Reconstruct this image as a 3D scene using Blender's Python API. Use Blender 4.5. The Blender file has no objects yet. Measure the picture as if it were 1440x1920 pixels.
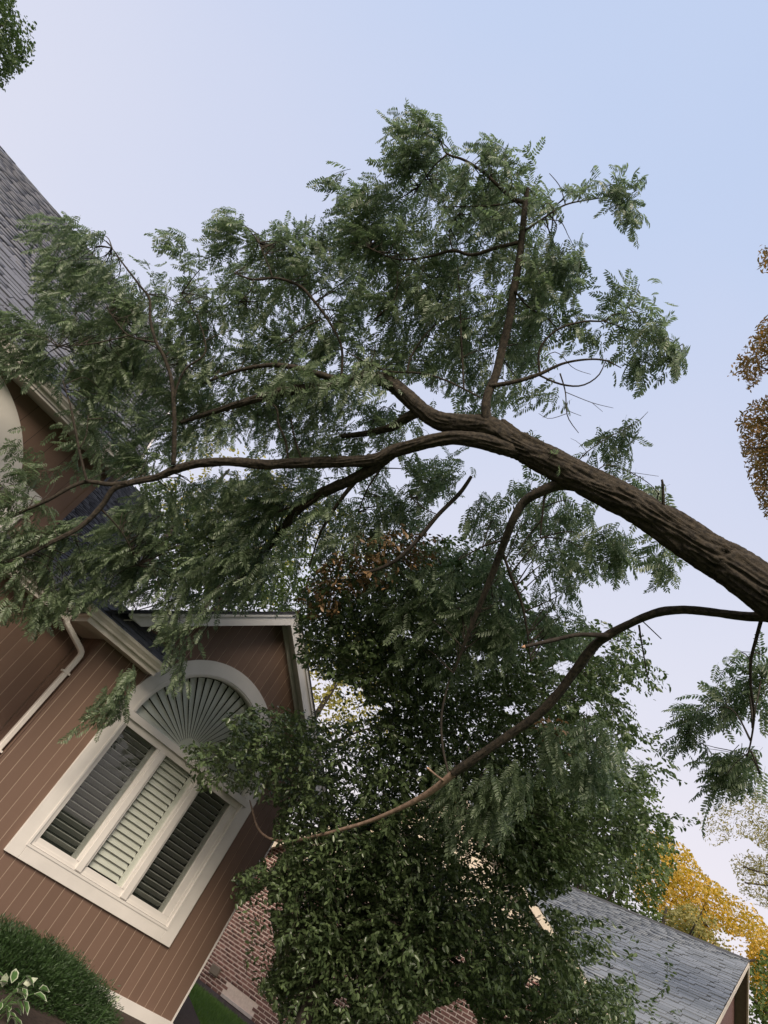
import bpy, math, random
import numpy as np
from mathutils import Vector, Matrix, noise as mnoise

# ------------------------------------------------------------------ camera
W_, H_, F_ = 1440.0, 1920.0, 1177.0
PT, RL, YW = 0.5906, 0.5829, 0.5262            # pitch up, roll, yaw to the right
cy, sy, cp, sp, cr, sr = math.cos(YW), math.sin(YW), math.cos(PT), math.sin(PT), math.cos(RL), math.sin(RL)
FW = np.array([sy*cp, cy*cp, sp]); _r = np.array([cy, -sy, 0.0]); _u = np.cross(_r, FW)
RT = _r*cr + _u*sr
UP = -_r*sr + _u*cr
MC = np.array([RT, -UP, FW])
sc = bpy.context.scene
col = sc.collection
cam = bpy.data.cameras.new('camera'); camo = bpy.data.objects.new('camera', cam); col.objects.link(camo)
camo.matrix_world = Matrix([[RT[i], UP[i], -FW[i], 0] for i in range(3)] + [[0, 0, 0, 1]])
cam.sensor_fit = 'VERTICAL'; cam.sensor_height = 36.0; cam.lens = 36.0*F_/H_
cam.clip_start = 0.05; cam.clip_end = 1500
sc.camera = camo
# ------------------------------------------------------------------ sky and sun
SUN_DIR = Vector((-0.62, -0.60, 0.50)).normalized()        # towards the (veiled) sun
world = bpy.data.worlds.new('World'); sc.world = world; world.use_nodes = True
nt = world.node_tree; nt.nodes.clear()
def wn(t, **k):
    n = nt.nodes.new(t)
    for a, b in k.items(): setattr(n, a, b)
    return n
sky = wn('ShaderNodeTexSky', sky_type='NISHITA', sun_disc=False)
sky.sun_elevation = math.asin(SUN_DIR.z); sky.sun_rotation = math.atan2(SUN_DIR.x, SUN_DIR.y)
sky.air_density = 1.2; sky.dust_density = 2.5; sky.ozone_density = 1.5
bg1 = wn('ShaderNodeBackground'); bg1.inputs[1].default_value = 0.10
nt.links.new(sky.outputs[0], bg1.inputs[0])
tc = wn('ShaderNodeTexCoord'); sx = wn('ShaderNodeSeparateXYZ'); nt.links.new(tc.outputs['Generated'], sx.inputs[0])
nz = wn('ShaderNodeTexNoise'); nz.inputs['Scale'].default_value = 1.3; nz.inputs['Detail'].default_value = 3
nt.links.new(tc.outputs['Generated'], nz.inputs['Vector'])
m1 = wn('ShaderNodeMath', operation='MULTIPLY_ADD'); m1.inputs[1].default_value = 0.34; m1.inputs[2].default_value = -0.19
nt.links.new(nz.outputs['Fac'], m1.inputs[0])
m2 = wn('ShaderNodeMath', operation='ADD'); nt.links.new(m1.outputs[0], m2.inputs[0]); nt.links.new(sx.outputs['Z'], m2.inputs[1])
rp = wn('ShaderNodeValToRGB'); nt.links.new(m2.outputs[0], rp.inputs[0])
e = rp.color_ramp.elements
e[0].position = 0.0; e[0].color = (0.95, 0.83, 0.81, 1)
e[1].position = 1.0; e[1].color = (0.53, 0.64, 0.88, 1)
for p, c in ((0.22, (0.89, 0.82, 0.86, 1)), (0.45, (0.77, 0.77, 0.88, 1)), (0.72, (0.65, 0.70, 0.88, 1)), (0.88, (0.57, 0.665, 0.89, 1))):
    k = e.new(p); k.color = c
bg2 = wn('ShaderNodeBackground'); bg2.inputs[1].default_value = 1.0; nt.links.new(rp.outputs[0], bg2.inputs[0])
mx = wn('ShaderNodeMixShader'); mx.inputs[0].default_value = 0.86          # thin even cloud veil over the blue
nt.links.new(bg1.outputs[0], mx.inputs[1]); nt.links.new(bg2.outputs[0], mx.inputs[2])
wo = wn('ShaderNodeOutputWorld'); nt.links.new(mx.outputs[0], wo.inputs[0])
sun = bpy.data.lights.new('sun', 'SUN'); sun.energy = 4.0; sun.angle = math.radians(25); sun.color = (1.0, 0.86, 0.70)
suno = bpy.data.objects.new('sun', sun); col.objects.link(suno); suno.rotation_euler = SUN_DIR.to_track_quat('Z', 'Y').to_euler()
sc.view_settings.view_transform = 'Standard'; sc.view_settings.look = 'None'
sc.view_settings.exposure = 0.15; sc.view_settings.gamma = 1.0
sc.view_settings.use_curve_mapping = False
sc.cycles.max_bounces = 6; sc.cycles.transparent_max_bounces = 12

# ------------------------------------------------------------------ measuring helpers
def ray(x, y): return MC.T @ np.array([(x-W_/2)/F_, (y-H_/2)/F_, 1.0])
def at(x, y, t): return ray(x, y)*t                       # point t metres in front of the lens
def onY(x, y, Y): r = ray(x, y); return r/r[1]*Y
def proj(P):
    c = np.asarray(P) @ MC.T
    z = np.maximum(c[..., 2], 1e-3)
    return W_/2+F_*c[..., 0]/z, H_/2+F_*c[..., 1]/z, c[..., 2]
def in_poly(px, py, poly):
    px = np.asarray(px); py = np.asarray(py); ins = np.zeros(px.shape, bool); n = len(poly)
    for i in range(n):
        x0, y0 = poly[i]; x1, y1 = poly[(i+1) % n]
        c = ((y0 > py) != (y1 > py)) & (px < (x1-x0)*(py-y0)/((y1-y0) if y1 != y0 else 1e-9)+x0)
        ins ^= c
    return ins
rng = np.random.default_rng(7); random.seed(7)

# ------------------------------------------------------------------ materials
def mat(name, c1, c2=None, scale=6.0, rough=0.7, bump=0.0, bscale=60.0, island=False, trans=0.0, metal=0.0, spec=0.4, c3=None, stretch=None, detail=4):
    m = bpy.data.materials.new(name); m.use_nodes = True; t = m.node_tree; N = t.nodes; L = t.links
    b = N['Principled BSDF']; out = N['Material Output']
    b.inputs['Roughness'].default_value = rough; b.inputs['Metallic'].default_value = metal
    b.inputs['Specular IOR Level'].default_value = spec
    tcn = N.new('ShaderNodeTexCoord'); mp = N.new('ShaderNodeMapping'); L.new(tcn.outputs['Object'], mp.inputs[0])
    if stretch: mp.inputs['Scale'].default_value = stretch
    noi = N.new('ShaderNodeTexNoise'); noi.inputs['Scale'].default_value = scale; noi.inputs['Detail'].default_value = detail
    L.new(mp.outputs[0], noi.inputs['Vector'])
    r = N.new('ShaderNodeValToRGB'); r.color_ramp.elements[0].color = (*c1, 1); r.color_ramp.elements[1].color = (*(c2 or c1), 1)
    if island:
        r.color_ramp.elements[0].position = 0.0; r.color_ramp.elements[1].position = 1.0
        if c3: k = r.color_ramp.elements.new(0.85); k.color = (*(c2 or c1), 1); r.color_ramp.elements[-1].color = (*c3, 1)
        g = N.new('ShaderNodeNewGeometry'); oi = N.new('ShaderNodeObjectInfo')
        a = N.new('ShaderNodeMath'); a.operation = 'ADD'; L.new(g.outputs['Random Per Island'], a.inputs[0]); L.new(oi.outputs['Random'], a.inputs[1])
        fr = N.new('ShaderNodeMath'); fr.operation = 'FRACT'; L.new(a.outputs[0], fr.inputs[0])
        mi = N.new('ShaderNodeMath'); mi.operation = 'MULTIPLY_ADD'; mi.inputs[1].default_value = 0.6
        nn = N.new('ShaderNodeMath'); nn.operation = 'MULTIPLY'; nn.inputs[1].default_value = 0.4; L.new(noi.outputs['Fac'], nn.inputs[0])
        L.new(fr.outputs[0], mi.inputs[0]); L.new(nn.outputs[0], mi.inputs[2]); L.new(mi.outputs[0], r.inputs[0])
    else:
        r.color_ramp.elements[0].position = 0.3; r.color_ramp.elements[1].position = 0.7
        L.new(noi.outputs['Fac'], r.inputs[0])
    L.new(r.outputs[0], b.inputs['Base Color'])
    if bump:
        n2 = N.new('ShaderNodeTexNoise'); n2.inputs['Scale'].default_value = bscale; n2.inputs['Detail'].default_value = 5
        L.new(mp.outputs[0], n2.inputs['Vector'])
        bp = N.new('ShaderNodeBump'); bp.inputs['Strength'].default_value = bump; bp.inputs['Distance'].default_value = 0.01
        L.new(n2.outputs['Fac'], bp.inputs['Height']); L.new(bp.outputs[0], b.inputs['Normal'])
    if trans:
        tr = N.new('ShaderNodeBsdfTranslucent'); hs = N.new('ShaderNodeHueSaturation'); hs.inputs['Value'].default_value = 1.5; hs.inputs['Saturation'].default_value = 1.2
        L.new(r.outputs[0], hs.inputs['Color']); L.new(hs.outputs[0], tr.inputs[0])
        ms = N.new('ShaderNodeMixShader'); ms.inputs[0].default_value = trans
        L.new(b.outputs[0], ms.inputs[1]); L.new(tr.outputs[0], ms.inputs[2]); L.new(ms.outputs[0], out.inputs[0])
    return m
M = {}
M['siding'] = mat('brown_siding_paint', (.136, .084, .060), (.180, .114, .083), 2.0, .72, .3, 90, island=True, stretch=(6, 6, .5))
M['groove'] = mat('groove_paint', (.42, .33, .25), (.52, .41, .32), 5, .7)
M['trim'] = mat('cream_trim_paint', (.60, .575, .54), (.69, .66, .62), 2.2, .5, .04, 40, stretch=(1, 1, 1))
M['trim2'] = mat('cream_aluminium', (.62, .58, .53), (.70, .66, .60), 3.0, .38, .05, 20)
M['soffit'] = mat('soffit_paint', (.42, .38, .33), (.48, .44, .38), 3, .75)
M['shutter'] = mat('shutter_paint', (.60, .585, .53), (.66, .64, .59), 3, .5)
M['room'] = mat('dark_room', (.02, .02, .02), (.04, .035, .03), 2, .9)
M['mulch'] = mat('mulch', (.025, .016, .012), (.06, .04, .03), 20, .95, .8, 60)
M['roof'] = mat('roof_felt', (.03, .03, .034), (.05, .05, .055), 5, .9)
M['shingle_d'] = mat('charcoal_shingle', (.035, .036, .040), (.10, .10, .105), 30, .88, .6, 260, island=True)
M['shingle_g'] = mat('grey_shingle', (.125, .14, .155), (.25, .27, .295), 14, .85, .6, 220, island=True)
M['shingle_u'] = mat('slate_grey_shingle', (.115, .120, .140), (.165, .170, .195), 14, .85, .6, 220, island=True)
M['brick'] = mat('red_brown_brick', (.10, .052, .045), (.25, .13, .11), 30, .85, .5, 160, island=True, c3=(.34, .17, .15))
M['mortar'] = mat('pale_mortar', (.58, .47, .41), (.68, .57, .50), 20, .9)
M['cream'] = mat('cream_lap_siding', (.60, .52, .41), (.68, .59, .47), 4, .6, .1, 40)
M['concrete'] = mat('dark_concrete', (.07, .055, .06), (.11, .09, .095), 8, .85, .4, 60)
M['stone'] = mat('pale_sill_stone', (.45, .40, .38), (.55, .49, .46), 8, .8)
M['tan'] = mat('tan_metal_and_soffit_shade', (.16, .13, .10), (.20, .165, .13), 6, .6)
M['bark'] = mat('furrowed_bark', (.013, .011, .009), (.066, .053, .038), 26, .95, 1.0, 110, stretch=(1, 1, 1), detail=8)
M['bark2'] = mat('smooth_grey_bark', (.022, .018, .015), (.056, .045, .037), 14, .9, .6, 60)
M['bark3'] = mat('reddish_peeled_bark', (.16, .112, .084), (.36, .25, .19), 16, .8, .5, 60)
M['wood'] = mat('fresh_broken_wood', (.45, .26, .16), (.58, .36, .24), 20, .8)
M['locust'] = mat('locust_leaf', (.042, .074, .038), (.205, .262, .150), 1.2, .36, island=True, trans=.42, spec=.6, c3=(.34, .34, .15))
M['locust2'] = mat('locust_leaf_turning', (.09, .10, .04), (.26, .15, .06), 1.2, .45, island=True, trans=.35, c3=(.50, .12, .04))
M['dleaf'] = mat('dark_glossy_leaf', (.030, .055, .022), (.120, .165, .070), 1.0, .34, island=True, trans=.25, spec=.55, c3=(.19, .17, .07))
M['bronze'] = mat('bronze_leaf', (.08, .06, .028), (.23, .135, .065), 1.0, .4, island=True, trans=.15)
M['green_far'] = mat('green_foliage', (.045, .075, .022), (.12, .165, .045), .4, .6, island=True, trans=.3)
M['yellow_far'] = mat('yellow_green_foliage', (.20, .20, .05), (.46, .40, .12), .5, .6, island=True, trans=.35)
M['orange_far'] = mat('orange_maple_foliage', (.20, .19, .04), (.68, .44, .09), .5, .6, island=True, trans=.4, c3=(.66, .24, .03))
M['pale_far'] = mat('pale_olive_foliage', (.16, .17, .06), (.40, .34, .12), .5, .6, island=True, trans=.35)
M['oak'] = mat('mid_green_leaf', (.03, .055, .02), (.09, .13, .045), .8, .5, island=True, trans=.3)
M['yew'] = mat('yew_needle', (.010, .026, .008), (.048, .092, .026), 2.5, .5, island=True, trans=.12)
M['grass'] = mat('lawn_grass', (.08, .155, .035), (.18, .29, .08), 3, .7, island=True, trans=.3)
M['soil'] = mat('lawn_soil', (.03, .05, .014), (.05, .085, .022), 3, .95)
M['white_leaf'] = mat('white_leaf_margin', (.38, .42, .30), (.5, .54, .4), 6, .5, trans=.2)
M['hosta'] = mat('variegated_green', (.05, .11, .03), (.09, .17, .05), 6, .4, trans=.2)
def glass_mat():
    m = bpy.data.materials.new('window_glass'); m.use_nodes = True; t = m.node_tree; N = t.nodes; L = t.links; N.clear()
    o = N.new('ShaderNodeOutputMaterial'); ge = N.new('ShaderNodeNewGeometry')
    dp = N.new('ShaderNodeVectorMath'); dp.operation = 'DOT_PRODUCT'; L.new(ge.outputs['Normal'], dp.inputs[0]); L.new(ge.outputs['Incoming'], dp.inputs[1])
    def mth(op, a, b_=None):
        n = N.new('ShaderNodeMath'); n.operation = op; L.new(a, n.inputs[0])
        if b_ is not None: n.inputs[1].default_value = b_
        return n.outputs[0]
    ab = mth('ABSOLUTE', dp.outputs['Value']); om = N.new('ShaderNodeMath'); om.operation = 'SUBTRACT'; om.inputs[0].default_value = 1.0; L.new(ab, om.inputs[1])
    f = mth('ADD', mth('MULTIPLY', mth('POWER', om.outputs[0], 5.0), .85), .035)
    g = N.new('ShaderNodeBsdfGlossy'); g.inputs['Roughness'].default_value = 0.02
    tr = N.new('ShaderNodeBsdfTransparent'); tr.inputs[0].default_value = (.94, .96, .95, 1)
    x = N.new('ShaderNodeMixShader'); L.new(f, x.inputs[0]); L.new(tr.outputs[0], x.inputs[1]); L.new(g.outputs[0], x.inputs[2]); L.new(x.outputs[0], o.inputs[0])
    return m
M['glass'] = glass_mat()
def screen_mat():
    m = bpy.data.materials.new('insect_screen_mesh'); m.use_nodes = True; t = m.node_tree; N = t.nodes; L = t.links; N.clear()
    o = N.new('ShaderNodeOutputMaterial'); d = N.new('ShaderNodeBsdfDiffuse'); d.inputs[0].default_value = (.035, .035, .035, 1)
    tr = N.new('ShaderNodeBsdfTransparent'); x = N.new('ShaderNodeMixShader'); x.inputs[0].default_value = .20
    L.new(tr.outputs[0], x.inputs[1]); L.new(d.outputs[0], x.inputs[2]); L.new(x.outputs[0], o.inputs[0]); return m
M['screen'] = screen_mat()

# ------------------------------------------------------------------ object helpers
def tag(o, label=None, cat=None, group=None, kind=None):
    if label: o['label'] = label
    if cat: o['category'] = cat
    if group: o['group'] = group
    if kind: o['kind'] = kind
    return o
def empty(name, loc, label=None, cat=None, group=None):
    o = bpy.data.objects.new(name, None); col.objects.link(o); o.location = loc; o.empty_display_size = .3
    return tag(o, label, cat, group)
def link(name, me, m, parent=None, mw=None):
    if m is not None and not me.materials: me.materials.append(m)
    o = bpy.data.objects.new(name, me); col.objects.link(o)
    if mw is not None: o.matrix_world = mw
    if parent is not None:
        pm = parent_world(parent)
        o.parent = parent; o.matrix_parent_inverse = pm.inverted()
    return o
def parent_world(p):
    if p.parent is None: return Matrix.Translation(p.location) @ p.rotation_euler.to_matrix().to_4x4()
    return PW.get(p.name, Matrix.Identity(4))
PW = {}
def np_mesh(name, V, Fc):
    """V (n,3), Fc (m,k) faces of one size"""
    me = bpy.data.meshes.new(name); V = np.asarray(V, np.float32); Fc = np.asarray(Fc, np.int32); n, k = Fc.shape
    me.vertices.add(len(V)); me.vertices.foreach_set('co', V.ravel())
    me.loops.add(n*k); me.loops.foreach_set('vertex_index', Fc.ravel())
    me.polygons.add(n); me.polygons.foreach_set('loop_start', np.arange(0, n*k, k, dtype=np.int32))
    me.update(calc_edges=True); me.validate(); return me
class MB:
    def __init__(s): s.v = []; s.f = []
    def add(s, vs, fs):
        b = len(s.v); s.v += [tuple(map(float, p)) for p in vs]; s.f += [tuple(b+i for i in q) for q in fs]; return s
    def box(s, x0, x1, y0, y1, z0, z1):
        return s.add([(x0,y0,z0),(x1,y0,z0),(x1,y1,z0),(x0,y1,z0),(x0,y0,z1),(x1,y0,z1),(x1,y1,z1),(x0,y1,z1)],
                     [(0,3,2,1),(4,5,6,7),(0,1,5,4),(1,2,6,5),(2,3,7,6),(3,0,4,7)])
    def prism(s, poly, y0, y1):                       # polygon in XZ, extruded along Y
        n = len(poly); vs = [(x, y0, z) for x, z in poly]+[(x, y1, z) for x, z in poly]
        return s.add(vs, [tuple(range(n)), tuple(range(2*n-1, n-1, -1))]+[(i, i+n, (i+1) % n+n, (i+1) % n) for i in range(n)])
    def hexa(s, lo, hi):                              # 4 lower + 4 upper points
        return s.add(list(lo)+list(hi), [(0,3,2,1),(4,5,6,7),(0,1,5,4),(1,2,6,5),(2,3,7,6),(3,0,4,7)])
    def build(s, name, m, parent=None, smooth=False, mw=None, bevel=0):
        me = bpy.data.meshes.new(name); me.from_pydata(s.v, [], s.f); me.update()
        if smooth: me.polygons.foreach_set('use_smooth', [True]*len(me.polygons))
        o = link(name, me, m, parent, mw)
        if bevel:
            b = o.modifiers.new('edge', 'BEVEL'); b.width = bevel; b.segments = 2; b.limit_method = 'ANGLE'
        return o
def sweep(mb, path, prof, side=1):                    # path in XY, profile (outward, z), mitred
    n = len(path); P = [np.array(p, float) for p in path]; rows = []
    for i in range(n):
        ds = []
        if i: d = P[i]-P[i-1]; ds.append(d/np.linalg.norm(d))
        if i < n-1: d = P[i+1]-P[i]; ds.append(d/np.linalg.norm(d))
        ns = [np.array([d[1], -d[0]])*side for d in ds]; m = sum(ns); m /= np.linalg.norm(m); m /= max(.3, m@ns[0])
        rows.append([(P[i][0]+m[0]*o, P[i][1]+m[1]*o, z) for o, z in prof])
    k = len(prof); vs = [p for r in rows for p in r]; fs = []
    for i in range(n-1):
        for j in range(k): a = i*k+j; b = i*k+(j+1) % k; fs.append((a, b, b+k, a+k))
    fs.append(tuple(range(k-1, -1, -1))); fs.append(tuple((n-1)*k+j for j in range(k)))
    mb.add(vs, fs)
def tube_arrays(pts, rad, nseg=8, rough=0.0, res=None, furrow=False):
    """smooth tube through pts with radii"""
    P = np.array(pts, float); R = np.array(rad, float)
    L = np.r_[0, np.cumsum(np.linalg.norm(np.diff(P, axis=0), axis=1))]
    n = max(len(P), int(L[-1]/(res or max(.04, R.mean()*1.5)))+2) if res != 0 else len(P)
    s = np.linspace(0, L[-1], n)
    def cr_(A):                                      # Catmull-Rom through the points
        out = np.empty((n,)+A.shape[1:])
        idx = np.clip(np.searchsorted(L, s, 'right')-1, 0, len(P)-2)
        u = (s-L[idx])/np.maximum(L[idx+1]-L[idx], 1e-9)
        if A.ndim > 1: u = u[:, None]
        p1 = A[idx]; p2 = A[idx+1]; p0 = A[np.maximum(idx-1, 0)]; p3 = A[np.minimum(idx+2, len(P)-1)]
        return .5*((2*p1)+(-p0+p2)*u+(2*p0-5*p1+4*p2-p3)*u**2+(-p0+3*p1-3*p2+p3)*u**3)
    if len(P) > 2 and n > len(P): C = cr_(P)
    else: C = np.stack([np.interp(s, L, P[:, i]) for i in range(3)], 1)
    r = np.interp(s, L, R)
    T = np.gradient(C, axis=0); T /= np.linalg.norm(T, axis=1)[:, None]+1e-9
    N0 = np.cross(T[0], [0.3, .2, 1.0]); N0 /= np.linalg.norm(N0)
    V = np.empty((n, nseg, 3)); Nn = N0; a = np.arange(nseg)*2*np.pi/nseg
    ph = rng.uniform(0, 6.28, 8)
    for i in range(n):
        Nn = Nn-(Nn@T[i])*T[i]; Nn /= np.linalg.norm(Nn); B = np.cross(T[i], Nn)
        rr = r[i]*(1+rough*(.5*np.sin(3*a+ph[0]+s[i]*2.1)+.35*np.sin(s[i]*9+ph[1]+a)+.3*np.sin(5*a+ph[2]-s[i]*4)))
        if furrow:
            q1 = 26.0; R0_ = r[i]; tw = a+s[i]*.35
            amp = np.clip(R0_*.11, .002, .022)
            for j_ in range(nseg):
                X_ = math.cos(tw[j_])*R0_; Y_ = math.sin(tw[j_])*R0_
                n1 = mnoise.noise((X_*q1+ph[0]*3, Y_*q1, s[i]*3.4)); n2 = mnoise.noise((X_*58, Y_*58+ph[1]*5, s[i]*10.0)); n3 = mnoise.noise((X_*5, Y_*5, s[i]*2.3+ph[2]*4))
                rr[j_] += amp*(1.5*(.42-abs(n1)*2.0)+.7*(.3-abs(n2)*1.4))+R0_*.10*n3
        V[i] = C[i]+(np.cos(a)*rr)[:, None]*Nn+(np.sin(a)*rr)[:, None]*B
    i, j = np.meshgrid(np.arange(n-1), np.arange(nseg), indexing='ij'); j2 = (j+1) % nseg
    Fq = np.stack([i*nseg+j, i*nseg+j2, (i+1)*nseg+j2, (i+1)*nseg+j], -1).reshape(-1, 4)
    # end cap: collapse
    V = V.reshape(-1, 3); V = np.vstack([V, C[0], C[-1]]); b = n*nseg
    jj = np.arange(nseg); c0 = np.stack([np.full(nseg, b), (jj+1) % nseg, jj, jj], 1)
    c1 = np.stack([np.full(nseg, b+1), (n-1)*nseg+jj, (n-1)*nseg+(jj+1) % nseg, (n-1)*nseg+(jj+1) % nseg], 1)
    return V, Fq, np.vstack([c0, c1])[:, :3]
def tube(name, pts, rad, m, parent, nseg=8, rough=.06, res=None, furrow=False):
    V, Fq, caps = tube_arrays(pts, rad, nseg, rough, res, furrow)
    me = bpy.data.meshes.new(name); me.from_pydata(V.tolist(), [], Fq.tolist()+caps.tolist()); me.update()
    me.polygons.foreach_set('use_smooth', [True]*len(me.polygons))
    return link(name, me, m, parent)
def tubes(name, lst, m, parent, kind=None):          # many thin twigs in one mesh, 3-sided
    Vs = []; Fs = []; b = 0
    for pts, rad in lst:
        V, Fq, _ = tube_arrays(pts, rad, 3, 0, .08); Vs.append(V); Fs.append(Fq+b); b += len(V)
    o = link(name, np_mesh(name, np.vstack(Vs), np.vstack(Fs)), m, parent)
    if kind: o['kind'] = kind
    return o
def norm(v): v = np.asarray(v, float); return v/(np.linalg.norm(v, axis=-1, keepdims=True)+1e-12)
def instances(name, unit, mats, m, parent=None, kind='stuff'):
    """join copies of a unit mesh: unit=(V,F), mats (n,4,4)"""
    V, Fc = unit; n = len(mats); V = np.asarray(V, float); Fc = np.asarray(Fc)
    A = np.einsum('nij,vj->nvi', mats[:, :3, :3], V)+mats[:, None, :3, 3]
    FF = (Fc[None]+(np.arange(n)*len(V))[:, None, None]).reshape(-1, Fc.shape[1])
    o = link(name, np_mesh(name, A.reshape(-1, 3), FF), m, parent)
    if kind: o['kind'] = kind
    return o
def joined(name, units, groups, m, parent):          # several unit kinds into one stuff object
    Vs = []; Fs = []; b = 0
    for (V, Fc), mats in zip(units, groups):
        if not len(mats): continue
        A = np.einsum('nij,vj->nvi', mats[:, :3, :3], V)+mats[:, None, :3, 3]
        Fs.append((Fc[None]+(np.arange(len(mats))*len(V))[:, None, None]).reshape(-1, Fc.shape[1])+b); Vs.append(A.reshape(-1, 3)); b += A.shape[0]*A.shape[1]
    o = link(name, np_mesh(name, np.vstack(Vs), np.vstack(Fs)), m, parent); o['kind'] = 'stuff'; return o
def frames(d, up, loc, scale=1.0):
    """matrices with local x = d, local z near up"""
    d = norm(d); y = norm(np.cross(up, d)); z = np.cross(d, y); n = len(d)
    A = np.zeros((n, 4, 4)); s = np.broadcast_to(np.asarray(scale, float), (n,))[:, None]
    A[:, :3, 0] = d*s; A[:, :3, 1] = y*s; A[:, :3, 2] = z*s; A[:, :3, 3] = loc; A[:, 3, 3] = 1; return A
BOX = (np.array([(0,0,0),(1,0,0),(1,1,0),(0,1,0),(0,0,1),(1,0,1),(1,1,1),(0,1,1)], float),
       np.array([(0,3,2,1),(4,5,6,7),(0,1,5,4),(1,2,6,5),(2,3,7,6),(3,0,4,7)]))
def seen_size(Pc, area=1.0):
    x, y, z = proj(Pc); ok = (x > -20) & (x < W_+20) & (y > -20) & (y < H_+20) & (z > .1)
    return np.where(ok, area/np.maximum(z, .1), 0)
def pieces(name, stuffname, unit, mats, m, parents, score, limit=300):
    """the `limit` best seen pieces as objects sharing one mesh, the others joined"""
    order = np.argsort(-score); n = min(limit, int((score > 0).sum())); pick = order[:n]; rest = order[n:]
    me = bpy.data.meshes.new(name); me.from_pydata(np.asarray(unit[0]).tolist(), [], np.asarray(unit[1]).tolist()); me.update(); me.materials.append(m)
    for i in pick: link(name, me, None, parents[i], Matrix(mats[i].tolist()))
    byp = {}
    for i in rest: byp.setdefault(parents[i].name, (parents[i], []))[1].append(i)
    for p, idx in byp.values(): instances(stuffname, unit, mats[np.array(idx)], m, p)

# ------------------------------------------------------------------ ground
def gz(x, y):                                          # gentle rise towards the brick house
    return -1.78+.22*np.clip((np.asarray(x)-8.2)/3.2, 0, 1)*np.clip((np.asarray(y)-9)/4, 0, 1)
xs = np.unique(np.r_[np.linspace(-400, -20, 12), np.linspace(-20, 40, 81), np.linspace(40, 400, 12)])
X, Y = np.meshgrid(xs, xs, indexing='ij'); nx = len(xs)
V = np.stack([X, Y, gz(X, Y)], -1).reshape(-1, 3); i, j = np.meshgrid(np.arange(nx-1), np.arange(nx-1), indexing='ij')
o = link('ground', np_mesh('ground', V, np.stack([i*nx+j, (i+1)*nx+j, (i+1)*nx+j+1, i*nx+j+1], -1).reshape(-1, 4)), M['soil']); tag(o, kind='structure')
mb = MB(); mb.add([(-6, 5.5, -1.74), (6.0, 5.5, -1.74), (7.95, 8.6, -1.74), (8.4, 9.3, -1.735), (9.2, 11.0, -1.66), (10.2, 13.4, -1.53), (9.0, 15, -1.53), (-6, 11, -1.60)], [(0, 1, 2, 3, 4, 5, 6, 7)])
o = mb.build('mulch_bed', M['mulch']); tag(o, kind='structure')
# blades of grass
n = 90000
gx = rng.uniform(7.9, 14.5, n); gy = rng.uniform(8, 17.5, n); keep = ~in_poly(gx, gy, [(0, 8.6), (7.95, 8.6), (8.4, 9.3), (9.2, 11), (10.2, 13.4), (9, 16.5), (0, 16.5)]); gx = gx[keep]; gy = gy[keep]; n = len(gx)
d = norm(np.stack([rng.normal(0, .45, n), rng.normal(0, .45, n), np.ones(n)], 1)); upv = norm(rng.normal(0, 1, (n, 3)))
blade = (np.array([(0, -.006, 0), (0, .006, 0), (.06, .0035, .004), (.06, -.0035, .004), (.1, .0, .02)]), np.array([(0, 1, 2, 3), (3, 2, 4, 4)])[:, :])
bl = (np.array([(0, -.007, 0), (0, .007, 0), (.1, .001, .02), (.1, -.001, .02)]), np.array([(0, 1, 2, 3)]))
o = instances('lawn_grass', bl, frames(d, upv, np.stack([gx, gy, gz(gx, gy)], 1), rng.uniform(.5, 1.1, n)), M['grass']); tag(o, 'green lawn grass between the two houses', 'grass', kind='stuff')

# ------------------------------------------------------------------ brown house
BH = empty('brown_house', (5.3, 12, -1.8), 'brown board-sided house with cream trim and arched windows, tree resting on its roof', 'house')
XC, XL, XR = 5.315, 2.93, 7.61                         # window axis, bay corners
WALLY, LEFTY = 10.0, 10.95
def zr(x): return 4.45-.812*abs(x-5.31)                # top of the rake
R_in, R_mid, ZS = 1.31, 1.42, 1.50                     # arch radii and spring
x0w, x1w = 3.985, 6.645
# backing sheet of the bay front with its window opening
arcL = [(XC-R_in*math.cos(a), ZS+R_in*math.sin(a)) for a in np.linspace(0, math.pi/2, 14)]
arcR = [(XC+R_in*math.cos(a), ZS+R_in*math.sin(a)) for a in np.linspace(math.pi/2, 0, 14)]
left = [(XL+.01, -1.80), (XC, -1.80), (XC, -.60), (x0w, -.60), (x0w, ZS)]+arcL+[(XC, zr(XC)-.1), (XL+.01, zr(XL)-.05)]
right = [(XC, -1.80), (XR-.01, -1.80), (XR-.01, zr(XR)-.05), (XC, zr(XC)-.1)]+arcR+[(x1w, ZS), (x1w, -.60), (XC, -.60)]
mb = MB(); mb.prism(left, 10.005, 10.1); mb.prism(right, 10.005, 10.1); mb.build('wall', M['groove'], BH)
mb = MB(); mb.box(XL+.0125, XL+.1, 10.1, 15, -1.8, 2.1); mb.box(XL+.0125, XL+.05, 10.02, 10.0999, -1.8, 2.1); mb.build('wall', M['groove'], BH)
mb = MB(); mb.box(XR-.1, XR-.012, 10.1, 15, -1.8, 2.3); mb.build('wall', M['groove'], BH)
def board(x0, x1, z0, zt0, zt1, y, dark=False, axis='x', depth=.0045):
    g = .0052
    mb = MB()
    if axis == 'x': mb.prism([(x0+g, z0), (x1-g, z0), (x1-g, zt1), (x0+g, zt0)], y, y+depth)
    mb.build('siding_board', M['siding'], BH, bevel=0)
gx0 = 4.004-.1695*6
k = 0; x = gx0-.1695
edges = [XL]+[gx0+.1695*i for i in range(0, 27) if XL+.03 < gx0+.1695*i < XR-.03]+[XR]
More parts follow.
